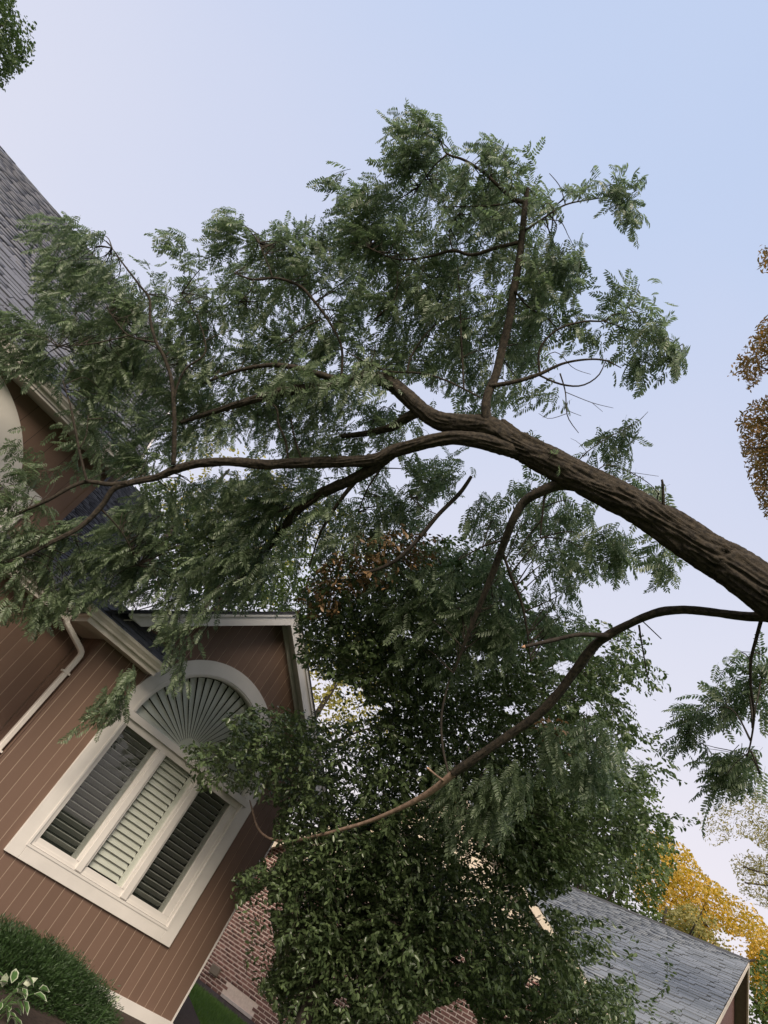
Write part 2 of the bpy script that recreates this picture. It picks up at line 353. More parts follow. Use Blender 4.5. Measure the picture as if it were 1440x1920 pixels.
for a, b in zip(edges[:-1], edges[1:]):
    c = (a+b)/2; t0, t1 = zr(a)-.06, zr(b)-.06
    if a < 5.31 < b: t0 = t1 = min(t0, t1)
    if c < x0w-.05 or c > x1w+.05:
        lim = None
        if abs(c-XC) < R_mid: pass
        board(a, b, -1.55, t0, t1, WALLY)
    else:
        board(a, b, -1.55, -.70, -.70, WALLY)
        zz = lambda q: ZS+math.sqrt(max(0.0, R_mid**2-(q-XC)**2))
        mb = MB(); g = .0052
        mb.prism([(a+g, zz(a)), (b-g, zz(b)), (b-g, t1), (a+g, t0)], WALLY, WALLY+.0045); mb.build('siding_board', M['siding'], BH)
# return wall (faces -X) and left wall
for i in range(5):
    y0 = 10.0+.0+.19*i; mb = MB(); mb.box(XL+.0075, XL+.012, y0+.0052, min(y0+.19, 10.95)-.0052, -1.55, 2.03); mb.build('siding_board', M['siding'], BH)
mb = MB(); mb.box(-9, XL, LEFTY+.005, LEFTY+.1, -1.8, 2.4); mb.box(-9, 1.30, LEFTY+.014, LEFTY+.1, 2.4, 4.35); mb.build('wall', M['groove'], BH)
i = 0
xb = XL
while xb > -6.2:
    xa = xb-.175
    mb = MB(); mb.box(xa+.0052, xb-.0052, LEFTY, LEFTY+.0045, -1.55, 2.05); mb.build('siding_board', M['siding'], BH); xb = xa
# upper storey boards, dark grooves: wider boards
mb = MB(); mb.box(-9, 1.305, LEFTY+.006, LEFTY+.0115, 2.45, 4.33); mb.build('wall', M['room'], BH)
xb = 1.30
while xb > -5:
    xa = xb-.29
    mb = MB(); mb.box(xa+.003, xb-.003, LEFTY-.004, LEFTY+.006, 2.45, 4.33); mb.build('siding_board', M['siding'], BH); xb = xa
mb = MB(); mb.box(1.29, 1.38, LEFTY-.02, 16, 2.3, 4.35); mb.build('wall', M['siding'], BH)
mb = MB(); mb.box(XL-.006, XR+.03, 9.972, 9.999, -1.78, -1.53); mb.build('base_board', M['trim'], BH, bevel=.004)
mb = MB(); mb.box(-9, XL-.03, 10.922, 10.949, -1.78, -1.53); mb.box(XL-.026, XL-.001, 9.999, 10.92, -1.78, -1.53); mb.build('base_board', M['trim'], BH, bevel=.004)
mb = MB(); mb.box(XR+.001, XR+.022, 9.985, 10.08, -1.5295, 2.2); mb.build('corner_trim', M['trim'], BH)
mb = MB(); mb.box(XL-.010, XL-.001, 9.989, 10.02, -1.5295, 2.0); mb.build('corner_trim', M['siding'], BH)

# --- big arched window
def ring(mb, cx, cz, r0, r1, y0, y1, n=40, a0=0, a1=math.pi):
    A = np.linspace(a0, a1, n+1); b = len(mb.v)
    vs = []
    for a in A:
        c, s_ = math.cos(a), math.sin(a)
        vs += [(cx+r0*c, y0, cz+r0*s_), (cx+r1*c, y0, cz+r1*s_), (cx+r1*c, y1, cz+r1*s_), (cx+r0*c, y1, cz+r0*s_)]
    fs = []
    for i in range(n):
        for j in range(4): fs.append((i*4+j, (i+1)*4+j, (i+1)*4+(j+1) % 4, i*4+(j+1) % 4))
    fs += [(0, 1, 2, 3), (n*4+3, n*4+2, n*4+1, n*4)]
    mb.add(vs, fs)
WN = MB().box(3.78, 6.85, 9.9995, 10.0, -.775, -.77).build('window', M['trim'], BH)
def P(): return WN
mb = MB(); mb.box(3.78, 4.0, 9.955, 9.9985, -.775, ZS); mb.build('casing', M['trim'], WN, bevel=.004)
mb = MB(); mb.box(6.63, 6.85, 9.955, 9.9985, -.775, ZS); mb.build('casing', M['trim'], WN, bevel=.004)
mb = MB(); mb.box(4.002, 6.628, 9.955, 9.9985, -.775, -.60); mb.build('casing', M['trim'], WN, bevel=.004)
mb = MB(); ring(mb, XC, ZS+.001, 1.27, 1.535, 9.955, 9.9985, 48); mb.build('arch_casing', M['trim'], WN)
# stepped mouldings inside the casing
for (ins, ya, yb, w) in ((0, 9.945, 10.06, .035), (.035, 9.972, 10.08, .045)):
    mb = MB(); a = 3.975+ins; b = 6.655-ins; zb = -.605+ins
    mb.box(a, a+w, ya, yb, zb, ZS); mb.box(b-w, b, ya, yb, zb, ZS); mb.box(a+w, b-w, ya, yb, zb, zb+w*.9)
    ring(mb, XC, ZS+.002, R_in-ins*.9-w+.02, R_in-ins*.9+.02, ya, yb, 48); mb.build('moulding', M['trim'], WN)
# transom bar, head, mullions and sashes
mb = MB(); mb.box(3.93, 6.70, 9.925, 10.08, 1.385, 1.49); mb.build('transom', M['trim'], WN, bevel=.006)
mb = MB(); mb.box(4.056, 6.574, 9.975, 10.08, 1.283, 1.384); mb.build('head_rail', M['trim'], WN, bevel=.004)
mb = MB(); mb.box(4.056, 6.574, 9.985, 10.08, -.535, -.46); mb.build('bottom_rail', M['trim'], WN, bevel=.004)
PANES = [(4.085, 4.725), (4.94, 5.585), (5.80, 6.445)]
for a, b in ((4.735, 4.925), (5.595, 5.79)):
    mb = MB(); mb.box(a+.045, b-.04, 9.948, 10.075, -.556, 1.2825); mb.box(a, a+.044, 9.975, 10.075, -.459, 1.282); mb.box(b-.039, b, 9.975, 10.075, -.459, 1.282); mb.build('mullion', M['trim'], WN, bevel=.004)
for a, b in ((4.056, 4.082), (6.448, 6.574)):
    mb = MB(); mb.box(a, b, 9.985, 10.075, -.459, 1.282); mb.build('stile', M['trim'], WN)
for n_, (a, b) in enumerate(PANES):
    mb = MB(); mb.box(a-.01, b+.01, 10.014, 10.018, -.47, 1.29); mb.build('glass_pane', M['glass'], WN)
    if n_ != 1: mb = MB(); mb.box(a-.009, b+.009, 10.022, 10.0225, -.47, 1.29); mb.build('insect_screen', M['screen'], WN)
    # plantation shutter behind
    mb = MB(); w = .055
    mb.box(a-.03, a+.012, 10.045, 10.075, -.55, 1.36); mb.box(b-w, b+.03, 10.045, 10.075, -.55, 1.36)
    mb.box(a+.0121, b-w-.0001, 10.045, 10.075, -.56, -.475); mb.box(a+.0121, b-w-.0001, 10.045, 10.075, 1.30, 1.36)
    mb.build('shutter_frame', M['shutter'], WN)
    ns = 19; tilt = math.radians(60 if n_ == 1 else 34); sgn = 1 if n_ == 1 else -1
    for q in range(ns):
        zc = -.44+(q+.5)*(1.75/ns); h = .053; th = .005
        dy, dz = math.cos(tilt)*h, math.sin(tilt)*h*sgn
        # slat leans: lower edge outwards (towards the room for the open ones)
        p = [(10.092-dy, zc-dz), (10.092+dy, zc+dz)]
        nyz = np.array([-(p[1][1]-p[0][1]), p[1][0]-p[0][0]]); nyz = nyz/np.linalg.norm(nyz)*th
        lo = [(a+.014, p[0][0]-nyz[0], p[0][1]-nyz[1]), (b-w-.002, p[0][0]-nyz[0], p[0][1]-nyz[1]), (b-w-.002, p[1][0]-nyz[0], p[1][1]-nyz[1]), (a+.014, p[1][0]-nyz[0], p[1][1]-nyz[1])]
        hi = [(x_, y_+2*nyz[0], z_+2*nyz[1]) for x_, y_, z_ in lo]
        MB().hexa(lo, hi).build('shutter_slat', M['shutter'], WN)
# fan light: hub, radiating slats, glass
mb = MB(); nseg = 24; R0 = .235
mb.prism([(5.20+0.04+R0*math.cos(a), ZS+R0*math.sin(a)) for a in np.linspace(0, math.pi, nseg)], 10.034, 10.048); mb.build('fan_hub', M['shutter'], WN)
HX = 5.24
nf = 25
for q in range(nf):
    a0 = math.pi*(q+.04)/nf; a1 = math.pi*(q+.95)/nf
    def rim(a):
        # distance from the hub centre to the arch along a
        ex = HX-XC; c = math.cos(a); s_ = math.sin(a); bq = ex*c; return -bq+math.sqrt(bq*bq-ex*ex+1.24**2)
    pts = []
    for a, yy in ((a0, 10.082), (a1, 10.045)):
        for r_ in (R0-.02, rim(a)): pts.append((HX+r_*math.cos(a), yy if r_ > .5 else 10.05+(yy-10.045)*.25, ZS+.004+r_*math.sin(a)))
    lo = [pts[0], pts[1], pts[3], pts[2]]; hi = [(p[0], p[1]+.006, p[2]) for p in lo]
    MB().hexa(lo, hi).build('fan_slat', M['shutter'], WN)
mb = MB(); mb.prism([(XC+1.25*math.cos(a), ZS+1.25*math.sin(a)) for a in np.linspace(0, math.pi, 40)], 10.014, 10.018); mb.build('glass_pane', M['glass'], WN)
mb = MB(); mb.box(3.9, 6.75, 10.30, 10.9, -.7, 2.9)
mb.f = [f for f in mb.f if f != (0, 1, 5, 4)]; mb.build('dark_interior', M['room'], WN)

# --- soffits, fascia, gutters
FAS = [(-7, 10.62), (2.46, 10.62), (2.46, 9.66), (3.80, 9.66)]
mb = MB()
mb.add([(-7, 10.62, 2.02), (2.46, 10.62, 2.02), (2.46, 9.66, 2.02), (3.80, 9.66, 2.02), (3.80, 9.998, 2.02), (2.928, 9.998, 2.02), (2.928, 10.948, 2.02), (-7, 10.948, 2.02)],
       [(0, 7, 6, 1), (1, 6, 5, 2), (2, 5, 4, 3)])
b = len(mb.v); mb.v += [(x_, y_, z_+.02) for x_, y_, z_ in mb.v]; mb.f += [tuple(b+i for i in f[::-1]) for f in mb.f[:3]]
mb.build('soffit', M['soffit'], BH)
mb = MB(); sweep(mb, FAS, [(-.02, 2.0), (.0, 2.0), (.0, 2.17), (-.02, 2.17)], 1); mb.build('fascia', M['trim2'], BH)
GP = [(.001, 2.075), (.055, 2.075), (.062, 2.085), (.064, 2.11), (.085, 2.14), (.108, 2.165), (.112, 2.195), (.118, 2.198), (.118, 2.206), (.104, 2.206), (.100, 2.17), (.075, 2.142), (.056, 2.112), (.053, 2.085), (.006, 2.085), (.006, 2.2), (.001, 2.2)]
mb = MB(); sweep(mb, FAS, GP, 1); mb.build('gutter', M['trim2'], BH)
FA2 = [(-9, 10.56), (1.46, 10.56)]
mb = MB(); mb.box(-9, 1.46, 10.56, 10.945, 4.31, 4.33); mb.build('soffit', M['soffit'], BH)
mb = MB(); sweep(mb, FA2, [(-.02, 4.28), (0, 4.28), (0, 4.50), (-.02, 4.50)], 1); mb.build('fascia', M['trim2'], BH)
mb = MB(); sweep(mb, FA2, [(o_, z_+2.32) for o_, z_ in GP], 1); mb.build('gutter', M['trim2'], BH)
mb = MB(); mb.box(1.462, 1.50, 10.46, 11.3, 4.26, 4.44); mb.build('fascia', M['trim2'], BH, bevel=.004)
# downspout: outlet, two elbows, long leg
dsx, dsy = 2.39, 10.30
path = [(2.40, 10.36, 2.08), (2.40, 10.36, 2.00), (2.41, 10.355, 1.96), (2.45, 10.335, 1.925), (2.80, 10.16, 1.745), (2.845, 10.137, 1.71), (2.865, 10.13, 1.66), (2.868, 10.13, 1.58), (2.868, 10.13, -1.6)]
def rect_pipe(path, w, d_, name, m, parent):
    P_ = [np.array(p) for p in path]; vs = []; fs = []
    for i, p in enumerate(P_):
        T = P_[min(i+1, len(P_)-1)]-P_[max(i-1, 0)]; T /= np.linalg.norm(T)
        s1 = norm(np.cross(T, [0, 1, .0001]) if abs(T[2]) > .2 else np.cross(T, [0, 0, 1.])); s2 = np.cross(T, s1)
        for a_, b_ in ((-1, -.7), (-.7, -1), (.7, -1), (1, -.7), (1, .7), (.7, 1), (-.7, 1), (-1, .7)): vs.append(p+s1*w*a_+s2*d_*b_)
    k_ = 8
    for i in range(len(P_)-1):
        for j in range(k_): fs.append((i*k_+j, i*k_+(j+1) % k_, (i+1)*k_+(j+1) % k_, (i+1)*k_+j))
    fs += [tuple(range(k_)), tuple((len(P_)-1)*k_+j for j in range(k_-1, -1, -1))]
    mb = MB(); mb.add(vs, fs); return mb.build(name, m, parent)
DS = rect_pipe(path, .038, .05, 'downspout', M['trim2'], BH)
for z_ in (1.35, .1): mb = MB(); mb.box(2.80, 2.926, 10.07, 10.19, z_, z_+.03); mb.build('strap', M['trim2'], DS)

# --- gable of the bay: rakes, roof
RF = MB()
for s_ in (-1, 1):
    xe = 5.31+s_*2.93; X0, X1 = 5.31, xe
    t_ = .035
    lo = [(X0, 9.66, zr(X0)), (X1, 9.66, zr(X1)), (X1, 15.5, zr(X1)), (X0, 15.5, zr(X0))]
    hi = [(a_, b_, c_+t_) for a_, b_, c_ in lo]
    RF.hexa(lo, hi)
ROOFB = RF.build('roof', M['roof'], BH)
for s_ in (-1, 1):
    xe = 5.31+s_*(2.42 if s_ < 0 else 2.85); h = .23
    mb = MB(); mb.prism([(5.31, zr(5.31)-h*1.12), (5.31, zr(5.31)-.045), (xe, zr(xe)-.045), (xe+(.27 if s_ < 0 else 0), zr(xe+(.27 if s_ < 0 else 0))-h*1.12)][::s_], 9.70, 9.735); mb.build('rake_board', M['trim'], BH, bevel=.003)
    mb = MB(); mb.prism([(5.31, zr(5.31)-.055), (5.31, zr(5.31)-.002), (xe-.02, zr(xe-.02)-.002), (xe, zr(xe)-.055)][::s_], 9.672, 9.699); mb.build('rake_mould', M['trim'], BH)
    mb = MB(); mb.prism([(5.31, zr(5.31)-.14), (5.31, zr(5.31)-.12), (xe, zr(xe)-.12), (xe, zr(xe)-.14)][::s_], 9.7355, 9.998); mb.build('soffit', M['soffit' if s_ < 0 else 'trim'], BH)  # left soffit darker, right paler: shade and light put into the paint
    mb = MB(); mb.prism([(5.31, zr(5.31)-.26), (5.31, zr(5.31)-.15), (xe, zr(xe)-.15), (xe, zr(xe)-.26)][::s_], 9.975, 9.9985); mb.build('frieze_board', M['siding' if s_ < 0 else 'trim'], BH)
# eave return over the gutter
PEN = MB(); PEN.hexa([(2.40, 9.585, 2.15), (3.84, 9.585, 2.15), (3.70, 9.998, 2.53), (2.78, 9.998, 2.53)], [(2.40, 9.585, 2.17), (3.84, 9.585, 2.17), (3.70, 9.998, 2.55), (2.78, 9.998, 2.55)])
PENT = PEN.build('roof', M['roof'], BH)
# left lower roof and the tall upper roof
LOW = MB().hexa([(-7, 10.5, 2.14), (3.1, 10.5, 2.14), (4.1, 18.0, 7.323), (-7, 18.0, 7.323)], [(-7, 10.5, 2.165), (3.1, 10.5, 2.165), (4.1, 18.0, 7.348), (-7, 18.0, 7.348)]).build('roof', M['roof'], BH)
UPP = MB().hexa([(-12, 10.46, 4.48), (1.52, 10.46, 4.48), (1.52, 16.45, 10.47), (-12, 16.45, 10.47)], [(-12, 10.46, 4.51), (1.52, 10.46, 4.51), (1.52, 16.45, 10.50), (-12, 16.45, 10.50)]).build('roof', M['roof'], BH)
MB().hexa([(-12, 16.451, 10.42), (1.52, 16.451, 10.42), (1.52, 20, 7), (-12, 20, 7)], [(-12, 16.451, 10.50), (1.52, 16.451, 10.50), (1.52, 20, 7.1), (-12, 20, 7.1)]).build('roof', M['roof'], BH)
mb = MB(); mb.add([(1.38, 10.6, 4.3), (1.38, 16.4, 4.3), (1.38, 16.4, 10.3), (1.38, 10.6, 4.5)], [(0, 1, 2, 3)]); mb.build('wall', M['siding'], BH)
mb = MB(); mb.hexa([(1.525, 10.44, 4.25), (1.56, 10.44, 4.25), (1.56, 16.45, 10.26), (1.525, 16.45, 10.26)], [(1.525, 10.44, 4.50), (1.56, 10.44, 4.50), (1.56, 16.45, 10.51), (1.525, 16.45, 10.51)]); mb.build('rake_board', M['trim'], BH)
def tabs(O, u, w, Lu, Lw, expo, wid, mb_, filt=None, gap=.004, thick=.012, hov=.93):
    O = np.array(O, float); u = norm(np.array(u, float)); w = norm(np.array(w, float)); n_ = np.cross(u, w)
    if n_[2] < 0: n_ = -n_
    out = []; area = []
    for r_ in range(int(Lw/expo)+1):
        x_ = -rng.uniform(0, wid)
        while x_ < Lu:
            ww = wid*rng.uniform(.7, 1.25); a = max(x_, 0); b_ = min(x_+ww, Lu)
            if b_-a > .03:
                c_ = O+u*(a+b_)/2+w*(r_*expo+expo/2)
                if filt is None or filt(c_):
                    A = np.eye(4); hh = expo*hov; th = thick*rng.uniform(.55, 1.5)
                    wt = norm(w*hh-n_*th*.8)*hh
                    A[:3, 0] = u*(b_-a-gap); A[:3, 1] = wt; A[:3, 2] = n_*th; A[:3, 3] = O+u*a+w*r_*expo+n_*(th*.45)
                    out.append(A); area.append((b_-a))
            x_ += ww
    return out
allm = []; allp = []
def addtabs(lst, parent): allm.extend(lst); allp.extend([parent]*len(lst))
addtabs(tabs((2.36, 9.575, 2.172), (1, 0, 0), (0, .42, .38), 1.5, .57, .125, .26, None, lambda c_: (c_[0] > 2.40+(c_[1]-9.58)*.85) and (c_[0] < 3.86-(c_[1]-9.58)*.3)), PENT)
addtabs(tabs((2.37, 9.655, zr(2.37)+.037), (0, 1, 0), (1, 0, .812), 5.5, 3.78, .125, .28, None), ROOFB)
addtabs(tabs((-6.5, 10.50, 2.167), (1, 0, 0), (0, 1, .691), 10.6, 9.0, .125, .28, None, lambda c_: c_[0] < 3.05+(c_[1]-10.5)*.133 and (c_[0] < 2.4 or c_[2] > zr(c_[0])) and (c_[1] < 10.97 or c_[0] > 1.36)), LOW)
s2 = len(allm)
A_ = np.array(allm); sc_ = seen_size(A_[:, :3, 3]); sc_[np.array([p.name != PENT.name for p in allp])] *= .6
pieces('shingle', 'shingles', BOX, A_, M['shingle_d'], allp, sc_, 230)
U_ = tabs((-8.5, 10.455, 4.512), (1, 0, 0), (0, 1, 1), 10.0, 8.48, .165, .32, None, None, .006, .022)
A_ = np.array(U_); s_ = seen_size(A_[:, :3, 3]); px_, py_, _z = proj(A_[:, :3, 3]); s_[~((px_ < 115) & (py_ < 650))] = 0
pieces('shingle', 'shingles', BOX, A_, M['shingle_u'], [UPP]*len(U_), s_, 70)
# --- upper arched window on the left wall
WU = MB().box(-3.5, -3.49, 10.94, 10.945, 3.0, 3.01).build('window', M['trim'], BH)
mb = MB(); ring(mb, -1.447, 1.996, 1.97, 2.30, 10.905, 10.948, 48, math.radians(33), math.radians(147)); mb.build('arch_casing', M['trim'], WU)
mb = MB(); ring(mb, -1.447, 1.996, 1.88, 1.969, 10.87, 10.945, 48, math.radians(33), math.radians(147)); mb.build('moulding', M['trim'], WU)
mb = MB(); mb.prism([(-1.447+1.88*math.cos(a), 1.996+1.88*math.sin(a)) for a in np.linspace(math.radians(36), math.radians(144), 24)], 10.925, 10.93); mb.build('glass_pane', M['glass'], WU)
mb = MB(); mb.prism([(-1.447+1.879*math.cos(a), 1.996+1.879*math.sin(a)) for a in np.linspace(math.radians(36), math.radians(144), 24)], 10.936, 10.943); mb.build('dark_interior', M['siding'], WU)
mb = MB(); mb.box(.60, .93, 10.90, 10.9435, 2.45, 3.24); mb.box(-4.0, .6, 10.90, 10.9435, 2.98, 3.24); mb.box(-4.0, .6, 10.9, 10.9435, 2.40, 2.62); mb.build('casing', M['trim'], WU)
mb = MB(); mb.box(-4, .599, 10.92, 10.93, 2.62, 2.98); mb.build('glass_pane', M['glass'], WU)

# ------------------------------------------------------------------ brick house beyond the dark tree
d2 = np.array([-.24018, .97073, 0.]); n2 = np.array([-.97073, -.24018, 0.]); P0 = np.array([12., 14.4, 0.])
KH = empty('brick_house', tuple(P0+d2*-4+np.array([0, 0, -1.5])), 'brick house with cream siding gable and grey shingle roof behind the dark leafy tree', 'house')
def hp(s, n, z): return P0-d2*s+n2*n+np.array([0, 0, z])      # s: along the wall towards us, n: out of the wall
def hbox(mb, s0, s1, n0, n1, z0, z1):
    mb.hexa([hp(s0, n0, z0), hp(s1, n0, z0), hp(s1, n1, z0), hp(s0, n1, z0)], [hp(s0, n0, z1), hp(s1, n0, z1), hp(s1, n1, z1), hp(s0, n1, z1)])
ZB = 1.90; S0, S1, SP = -1.15, 8.35, 3.6
zg = lambda s: 4.80-.655*abs(s-SP)
mb = MB(); hbox(mb, S0, S1, -.30, -.005, -1.42, ZB); KW = mb.build('brick_wall', M['mortar'], KH)
bm_ = []
for r_ in range(int((ZB+1.42)/.0765)):
    z_ = -1.42+r_*.0765; s_ = S0-(.105 if r_ % 2 else 0)
    while s_ < S1:
        a, b = max(s_, S0), min(s_+.2, S1)
        if b-a > .03 and not (-.10 < (a+b)/2 < .85 and -1.36 < z_+.03 < -1.10):
            A = np.eye(4); pr = rng.uniform(-.004, .003)
            A[:3, 0] = -d2*(b-a); A[:3, 1] = -n2*.03; A[:3, 2] = (0, 0, .057); A[:3, 3] = hp(a, pr, z_); bm_.append(A)
        s_ += .216
A_ = np.array(bm_); px_, py_, z_ = proj(A_[:, :3, 3]); s_ = seen_size(A_[:, :3, 3])
vis = in_poly(px_, py_, [(360, 1860), (420, 1740), (470, 1660), (560, 1660), (560, 1920), (470, 1920)]) | ((px_ > 760) & (px_ < 910) & (py_ > 1855))
s_ = np.where(vis, s_+1*rng.uniform(0, .02, len(s_)), s_*.0)
pieces('brick', 'brickwork', BOX, A_, M['brick'], [KW]*len(bm_), s_, 300)
mb = MB(); mb.hexa([hp(S0, -.25, -1.9), hp(S1, -.25, -1.9), hp(S1, .03, -1.9), hp(S0, .03, -1.9)], [hp(S0, -.25, -1.425), hp(S1, -.25, -1.425), hp(S1, .03, -1.425), hp(S0, .03, -1.425)]); mb.build('foundation', M['concrete'], KH)
# glass-block basement window
BW = MB(); hbox(BW, -.10, .86, -.11, -.10, -1.355, -1.105); BW = BW.build('basement_window', M['room'], KH)
mb = MB(); hbox(mb, -.14, .90, -.10, .045, -1.415, -1.358); mb.build('sill', M['stone'], BW)
M['gblock'] = mat('glass_block', (.07, .09, .08), (.20, .23, .20), 14, .15, .6, 16)
for q in range(4): mb = MB(); hbox(mb, -.09+q*.237, -.09+q*.237+.225, -.09, -.03, -1.35, -1.115); mb.build('glass_block', M['gblock'], BW, bevel=.012)
mb = MB(); hbox(mb, -.78, -.50, .0, .07, -1.18, -1.0); mb.build('vent_cover', M['tan'], KH, bevel=.01)
# lap siding in the gable
z_ = ZB+.01; q = 0
while z_ < 4.75:
    hw = (4.80-z_)/.655; a, b = SP-hw, SP+hw
    a = max(a, S0); b = min(b, S1)
    z1 = min(z_+.165, 4.78); hw1 = (4.80-z1)/.655
    mb = MB(); a1 = max(SP-hw1, S0); b1 = min(SP+hw1, S1)
    mb.hexa([hp(a, -.1, z_), hp(b, -.1, z_), hp(b, .028, z_), hp(a, .028, z_)], [hp(a1, -.1, z1), hp(b1, -.1, z1), hp(b1, .004, z1), hp(a1, .004, z1)]); mb.build('lap_board', M['cream'], KH)
    z_ += .165
for sg in (-1, 1):
    e_ = SP+sg*5.1
    mb = MB(); mb.hexa([hp(SP, .25, zg(SP)-.20), hp(e_, .25, zg(e_)-.20), hp(e_, .29, zg(e_)-.20), hp(SP, .29, zg(SP)-.20)], [hp(SP, .25, zg(SP)+.0), hp(e_, .25, zg(e_)+.0), hp(e_, .29, zg(e_)+.0), hp(SP, .29, zg(SP)+.0)]); mb.build('rake_board', M['cream'], KH)
    mb = MB(); mb.hexa([hp(SP, .03, zg(SP)-.10), hp(e_, .03, zg(e_)-.10), hp(e_, .249, zg(e_)-.10), hp(SP, .249, zg(SP)-.10)], [hp(SP, .03, zg(SP)-.08), hp(e_, .03, zg(e_)-.08), hp(e_, .249, zg(e_)-.08), hp(SP, .249, zg(SP)-.08)]); mb.build('soffit', M['cream'], KH)
    mb = MB(); mb.hexa([hp(SP, .31, zg(SP)+.002), hp(e_, .31, zg(e_)+.002), hp(e_, -7, zg(e_)+.002), hp(SP, -7, zg(SP)+.002)], [hp(SP, .31, zg(SP)+.05), hp(e_, .31, zg(e_)+.05), hp(e_, -7, zg(e_)+.05), hp(SP, -7, zg(SP)+.05)]); mb.build('roof', M['shingle_g'], KH)
# side wing with its ridge running away from us
ZR = 6.2; NR = -9.93; TP = math.tan(math.radians(25.5)); SE = 9.26
zw = lambda n: ZR-TP*abs(n-NR)
NE = -.45
GR = MB()
for nn in (NE, 2*NR-NE):
    GR.hexa([hp(1, NR, ZR-.05), hp(SE, NR, ZR-.05), hp(SE, nn, zw(nn)-.05), hp(1, nn, zw(nn)-.05)], [hp(1, NR, ZR-.01), hp(SE, NR, ZR-.01), hp(SE, nn, zw(nn)-.01), hp(1, nn, zw(nn)-.01)])
GR = GR.build('roof', M['roof'], KH)
w_ = norm(-n2*1.0+np.array([0, 0, TP]))
Lw = math.hypot(NE-NR, (NE-NR)*TP)
G_ = tabs(hp(2.0, NE, zw(NE)), -d2, w_, SE-2.0, Lw, .19, .42, None, None, .008, .018)
A_ = np.array(G_); px_, py_, z_ = proj(A_[:, :3, 3]); s_ = seen_size(A_[:, :3, 3])*((px_ > 1100)&(py_ < 1930))
pieces('shingle', 'shingles', BOX, A_, M['shingle_g'], [GR]*len(G_), s_, 300)
mb = MB(); mb.hexa([hp(1, NR-.14, ZR-.04), hp(SE+.02, NR-.14, ZR-.04), hp(SE+.02, NR+.14, ZR-.04), hp(1, NR+.14, ZR-.04)], [hp(1, NR-.02, ZR+.05), hp(SE+.02, NR-.02, ZR+.05), hp(SE+.02, NR+.02, ZR+.05), hp(1, NR+.02, ZR+.05)]); mb.build('ridge_cap', M['shingle_d'], GR)
for nn in (NE, 2*NR-NE):
    mb = MB(); mb.hexa([hp(SE-.03, NR, ZR-.16), hp(SE+.015, NR, ZR-.16), hp(SE+.015, nn, zw(nn)-.16), hp(SE-.03, nn, zw(nn)-.16)], [hp(SE-.03, NR, ZR-.012), hp(SE+.015, NR, ZR-.012), hp(SE+.015, nn, zw(nn)-.012), hp(SE-.03, nn, zw(nn)-.012)]); mb.build('rake_board', M['cream'], KH)
    mb = MB(); mb.hexa([hp(SE-.35, NR, ZR-.13), hp(SE-.031, NR, ZR-.13), hp(SE-.031, nn, zw(nn)-.13), hp(SE-.35, nn, zw(nn)-.13)], [hp(SE-.35, NR, ZR-.11), hp(SE-.031, NR, ZR-.11), hp(SE-.031, nn, zw(nn)-.11), hp(SE-.35, nn, zw(nn)-.11)]); mb.build('soffit', M['tan'], KH)  # brown colour stands in for the shade under the wing's overhang
mb = MB(); a, b = NE-.3, 2*NR-NE+.3
mb.hexa([hp(S1+.01, a, -1.6), hp(SE-.36, a, -1.6), hp(SE-.36, b, -1.6), hp(S1+.01, b, -1.6)], [hp(S1+.01, a, zw(a)-.14), hp(SE-.36, a, zw(a)-.14), hp(SE-.36, b, zw(b)-.14), hp(S1+.01, b, zw(b)-.14)])
mb.add([hp(SE-.361, a, zw(a)-.14), hp(SE-.361, b, zw(b)-.14), hp(SE-.361, NR, ZR-.14)], [(0, 1, 2)]); mb.build('brick_wall', M['brick'], KH)

# ------------------------------------------------------------------ leaves
def leaf_unit(L=1.0, w=.22, fold=.25, bend=.12):
    h = w*fold
    V = np.array([(0, 0, 0), (.3*L, w*.85, h), (.68*L, w*.8, h*.8-bend*.45), (L, 0, -bend), (.68*L, -w*.8, h*.8-bend*.45), (.3*L, -w*.85, h)], float)
    return V, np.array([(0, 1, 2, 3), (0, 3, 4, 5)])
def compound(n=8, L=.27, ll=.052, lw=.0085, seed=0):
    r = np.random.default_rng(seed); V = []; Fq = []; b = 0
    uv, uf = leaf_unit(1, lw/ll, .3, .15)
    cd = r.uniform(.12, .35); cs = r.uniform(-.15, .15)
    def pos(t): return np.array([L*t*(1-.12*t*t), cs*L*t*t, -cd*L*t*t])
    for i in range(n):
        t = .16+.8*i/(n-1); p = pos(t); tg = norm(pos(t+.02)-pos(t-.02))
        sz = ll*(.72+.5*math.sin(math.pi*(.15+.75*t)))*r.uniform(.85, 1.1)
        for sd in (-1, 1):
            an = math.radians(r.uniform(48, 68)); side = np.array([0, sd, 0.])
            dd = norm(tg*math.cos(an)+side*math.sin(an)+np.array([0, 0, -r.uniform(.05, .5)]))
            A = frames(dd[None], np.array([[0, r.uniform(-.2, .2), 1.]]), p[None], sz)[0]
            V.append(uv@A[:3, :3].T+A[:3, 3]); Fq.append(uf+b); b += 6
    p = pos(.97); tg = norm(pos(1.)-pos(.9)); A = frames(tg[None], np.array([[0, 0, 1.]]), p[None], ll)[0]; V.append(uv@A[:3, :3].T+A[:3, 3]); Fq.append(uf+b); b += 6
    for k_ in range(4):
        a, c = pos(k_/4), pos((k_+1)/4); q = .0012
        V.append(np.array([a+(0, q, 0), a-(0, q, 0), c-(0, q, 0), c+(0, q, 0)])); Fq.append(np.array([(0, 1, 2, 3)])+b); b += 4
    return np.vstack(V), np.vstack(Fq)
CU = [compound(n=7+(i % 4), seed=i, L=.26+.04*(i % 4), ll=.056+.006*(i % 3), lw=.0108) for i in range(8)]
